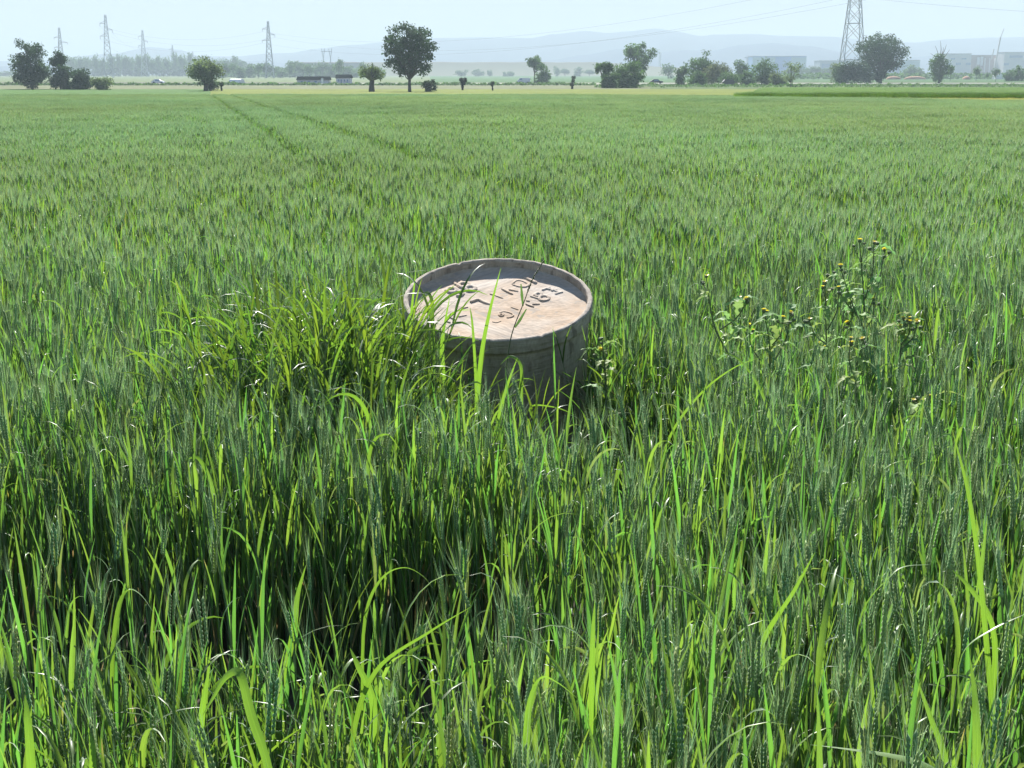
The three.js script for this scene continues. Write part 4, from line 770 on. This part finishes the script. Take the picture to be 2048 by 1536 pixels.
// ------------------------------------------------------------------ far buildings, crane, cars
function boxGeo(x0, x1, y0, y1, z0, z1) { const g = new THREE.BoxGeometry(x1 - x0, y1 - y0, z1 - z0); g.translate((x0 + x1) / 2, (y0 + y1) / 2, (z0 + z1) / 2); return g; }
const wins = paint(0.16, 0.26, 0.42, 0.3), roofM = paint(0.2, 0.18, 0.17);
function hall(label, x0, x1, rowTop, d, mat, deep, bits = []) {      // bits: windows or panels as [u0, u1, v0, v1, material, name] shares of the front
  const a = colX(x0, d), b = colX(x1, d), gy = ground(a, -d), h = at(x0, rowTop, d).y - gy, W = b - a, t = thing('warehouse', label, 'building', V((a + b) / 2, gy, -d));
  part('wall', boxGeo(-W / 2, W / 2, 0, h - 0.6, -deep, 0), mat, t); part('roof', boxGeo(-W / 2 - 0.3, W / 2 + 0.3, h - 0.6, h, -deep - 0.3, 0.3), roofM, t);
  for (const [u0, u1, v0, v1, m, n = 'window'] of bits) part(n, boxGeo(lerp(-W / 2, W / 2, u0), lerp(-W / 2, W / 2, u1), h * v0, h * v1, 0.02, 0.3), m, t);
  return t;
}
const pale = paint(0.62, 0.6, 0.6), blue = paint(0.12, 0.3, 0.62), brown = paint(0.3, 0.2, 0.17), grey = paint(0.34, 0.38, 0.44), white = paint(0.8, 0.8, 0.8), teal = paint(0.3, 0.45, 0.47);
hall('long blue warehouse far behind the thicket', 1504, 1611, 112, 2200, blue, 40, [[0, 0.42, 0.06, 0.94, teal, 'wall_panel'], [0.72, 1, 0.06, 0.94, teal, 'wall_panel']]);
hall('low grey warehouse beside the foot of the lattice pylon', 1638, 1712, 121, 2100, grey, 40, [[0.05, 0.3, 0.1, 0.8, wins, 'door']]);
hall('grey-green hall behind the broad spreading tree', 1770, 1838, 120, 2100, teal, 40, [[0.1, 0.4, 0.1, 0.7, wins]]);
hall('pale block with rows of small windows before the brown hall', 1889, 1940, 107, 2000, pale, 30, [[0.2, 0.36, 0.74, 0.8, wins], [0.62, 0.8, 0.74, 0.8, wins], [0.4, 0.6, 0.5, 0.6, wins], [0.8, 0.98, 0.5, 0.6, wins], [0.05, 0.2, 0.5, 0.58, wins]]);
hall('brown hall with vertical pale openings', 1940, 2005, 110, 2040, brown, 30, [[0.18, 0.26, 0.55, 0.9, white, 'panel'], [0.28, 0.36, 0.5, 0.92, white, 'panel'], [0.4, 0.44, 0.2, 0.85, pale, 'panel'], [0.55, 0.58, 0.2, 0.85, pale, 'panel'], [0.7, 0.76, 0.2, 0.85, pale, 'panel'], [0.82, 0.85, 0.2, 0.85, pale, 'panel']]);
hall('pale hall with blue window bands next to the brown hall', 2005, 2110, 104, 2000, pale, 30, [[0.1, 0.35, 0.76, 0.86, wins], [0, 0.1, 0.45, 0.55, wins], [0.45, 0.62, 0.76, 0.86, wins]]);
hall('low grey hall with a flat roof behind the tree belt and farmhouse', 586, 718, 125, 1900, paint(0.3, 0.29, 0.28), 40, [[0.3, 0.8, 0.3, 0.7, grey, 'wall_panel']]);
{
  const t = thing('tent', 'small white tent below the brown hall', 'tent', V(colX(1992, 1000), ground(0, -1000), -1000)); const s = new THREE.Shape([new THREE.Vector2(-3, 0), new THREE.Vector2(3, 0), new THREE.Vector2(3, 2.4), new THREE.Vector2(0, 4.2), new THREE.Vector2(-3, 2.4)]);
  part('canvas', new THREE.ExtrudeGeometry(s, { depth: 8, bevelEnabled: false }), white, t);
  for (const [a, b, l, d] of [[1772, 1802, 'orange-brown earth heap behind the broad spreading tree', 960], [1808, 1852, 'longer orange-brown earth heap near the ivy-clad tree', 970], [1925, 1940, 'short orange earth heap below the pale block', 960]]) {
    const g = new THREE.SphereGeometry(1, 18, 8, 0, 6.2832, 0, 1.5708), x = colX((a + b) / 2, d); g.scale((b - a) / 2 / FOCAL * d, 2.2, 4); const m = solo('earth_heap', g, paint(0.42, 0.22, 0.13, 1), l, 'earth heap'); m.position.set(x, ground(x, -d), -d);
  }
  const d = 1980, cr = thing('mobile_crane', 'slim mobile crane boom leaning up beside the brown hall', 'crane', V(colX(1990, d), ground(0, -d), -d)), b0 = at(1990, 118, d).sub(cr.position), b1 = at(2001, 75, d).sub(cr.position), b2 = at(2008, 57, d).sub(cr.position), base = V(b0.x - 1, 2, 0);
  part('boom', new Geo().bar(base, b1, 1.5, [1, 1, 1]).build(), paint(0.4, 0.38, 0.36), cr); part('jib', new Geo().bar(b1, b2, 0.8, [1, 1, 1]).build(), paint(0.4, 0.38, 0.36), cr); part('lift_arm', new Geo().bar(at(1983, 119, d).sub(cr.position), at(1988, 98, d).sub(cr.position), 1.2, [1, 1, 1]).build(), paint(0.4, 0.38, 0.36), cr); part('carrier', boxGeo(-5, 4, 0.4, 2.6, -1.3, 1.3), paint(0.5, 0.4, 0.1), cr);
  const d2 = 2300, tc = thing('tower_crane', 'pale tower crane beside the blue warehouse', 'crane', V(colX(1494, d2), ground(0, -d2), -d2)), h2 = at(1494, 115, d2).y + 2.17, g1 = new Geo(); lattice(g1, h2, 3, 3, 0.5); part('mast', g1.build(), steelMat, tc);
  part('jib', new Geo().bar(V(-5, h2, 0), V(18, h2, 0), 1.6, [1, 1, 1]).build(), steelMat, tc); part('peak', new Geo().bar(V(0, h2, 0), V(0, h2 + 4, 0), 0.8, [1, 1, 1]).build(), steelMat, tc);
  const d3 = 3200, ct = thing('chimney', 'faint twin chimney standing beyond the tall open-crowned tree', 'chimney', V(colX(1319, d3), ground(0, -d3), -d3)), h3 = at(1319, 103, d3).y + 2.17; for (const s of [-1, 1]) part('flue', new THREE.CylinderGeometry(0.9, 1.3, h3 - (s > 0 ? 1 : 0), 10).translate(s * 1.6, h3 / 2, 0), paint(0.45, 0.43, 0.42), ct); part('platform', boxGeo(-3, 3, h3 * 0.8, h3 * 0.83, -1.5, 1.5), grey, ct);
}
function house(label, x0, x1, rowEave, rowRidge, d, wallM, roofMat) {
  const a = colX(x0, d), b = colX(x1, d), gy = ground(a, -d), W = b - a, he = at(x0, rowEave, d).y - gy, hr = at(x0, rowRidge, d).y - gy, t = thing('farmhouse', label, 'house', V((a + b) / 2, gy, -d));
  part('wall', boxGeo(-W / 2, W / 2, 0, he, -8, 0), wallM, t);
  const s = new THREE.Shape([new THREE.Vector2(-8.4, he + 0.01), new THREE.Vector2(0.4, he + 0.01), new THREE.Vector2(-4, hr)]), g = new THREE.ExtrudeGeometry(s, { depth: W + 0.8, bevelEnabled: false }); g.rotateY(-Math.PI / 2); g.scale(1, 1, -1); g.rotateY(Math.PI); g.translate(W / 2 + 0.4, 0, 0); g.computeBoundingBox(); const bb = g.boundingBox; g.translate(-(bb.min.x + bb.max.x) / 2, 0, -4 - (bb.min.z + bb.max.z) / 2);
  part('roof', g, roofMat, t); for (let k = 0; k < 4; k++) part(k === 1 ? 'door' : 'window', boxGeo(lerp(-W / 2, W / 2, 0.12 + k * 0.22), lerp(-W / 2, W / 2, 0.2 + k * 0.22), k === 1 ? 0.02 : he * 0.35, he * 0.75, 0.01, 0.08), wins, t);
}
house('low long farmhouse with a dark roof below the grey hall', 594, 656, 160, 153, 560, paint(0.6, 0.6, 0.62), paint(0.4, 0.4, 0.44));
house('smaller farm building beside the pollard willow', 672, 700, 156, 149, 580, paint(0.6, 0.6, 0.62), paint(0.4, 0.4, 0.44));
{ const d = 530, x = colX(644.5, d); const g = boxGeo(-0.4, 0.4, 0, 2.2, -0.3, 0.3); const m = solo('white_post', g, white, 'bright white post before the low farmhouse', 'post'); m.position.set(x, ground(x, -d), -d); }
function car(name, label, px, d, L, H, mat, turn, van) {
  const x = colX(px, d), t = thing(name, label, van ? 'van' : 'car', V(x, ground(x, -d) + 0.41, -d)); t.rotation.y = turn; const a = L / 2;
  const s = van ? [[-a, 0.35], [a, 0.35], [a, 0.95], [a * 0.82, 1.1], [a * 0.55, H], [-a * 0.97, H], [-a, H - 0.15]] : [[-a, 0.35], [a, 0.35], [a, 0.75], [a * 0.5, 0.92], [a * 0.2, H], [-a * 0.5, H], [-a * 0.85, 0.95], [-a, 0.85]];
  part('body', new THREE.ExtrudeGeometry(new THREE.Shape(s.map(([u, v]) => new THREE.Vector2(u, v))), { depth: 1.7, bevelEnabled: true, bevelSize: 0.05, bevelThickness: 0.05, bevelSegments: 1 }).translate(0, 0, -0.85), mat, t);
  for (const z of [-0.92, 0.92]) part('window', boxGeo(van ? a * 0.2 : -a * 0.4, van ? a * 0.6 : a * 0.3, H - 0.55, H - 0.12, z - 0.012, z + 0.012), wins, t);
  for (const u of [-a * 0.62, a * 0.62]) for (const z of [-0.8, 0.8]) part('wheel', new THREE.CylinderGeometry(0.33, 0.33, 0.22, 14).rotateX(Math.PI / 2).translate(u, 0.33, z), paint(0.03, 0.03, 0.03), t);
}
car('parked_van', 'white van on the road between the stumps and the hazy tree', 1047, 512, 4.6, 1.9, white, Math.PI, true);
car('dark_car', 'dark car on the road beyond the dome of bushes', 1313, 512, 4.4, 1.45, paint(0.05, 0.06, 0.08, 0.3), 0, false);
car('white_car', 'white car on the road below the far left wood', 316, 512, 4.2, 1.5, white, 0, false);
{ const d = 560, x = colX(462, d), t = thing('polytunnel', 'low white polytunnel beside the bushy tree with several trunks', 'greenhouse', V(x, ground(x, -d), -d)); const sh = new THREE.Shape(); sh.absarc(0, 0, 1.9, 0, Math.PI); part('cover', new THREE.ExtrudeGeometry(sh, { depth: 5, bevelEnabled: false, curveSegments: 10 }).rotateY(1.2), white, t); }
{ const d = 450, x = colX(1458, d), t = thing('shed', 'low dark shed under the blue-green bush in the thicket', 'shed', V(x, ground(x, -d), -d)); part('wall', boxGeo(-1.6, 1.6, 0, 1.3, -2, 0), paint(0.06, 0.06, 0.07), t); part('roof', new THREE.ExtrudeGeometry(new THREE.Shape([new THREE.Vector2(-1.9, 1.31), new THREE.Vector2(1.9, 1.31), new THREE.Vector2(1.4, 2.0), new THREE.Vector2(-1.2, 2.1)]), { depth: 2.3, bevelEnabled: false }).translate(0, 0, -2.15), paint(0.09, 0.09, 0.1), t); }
console.log('all built');
renderer.render(scene, camera);
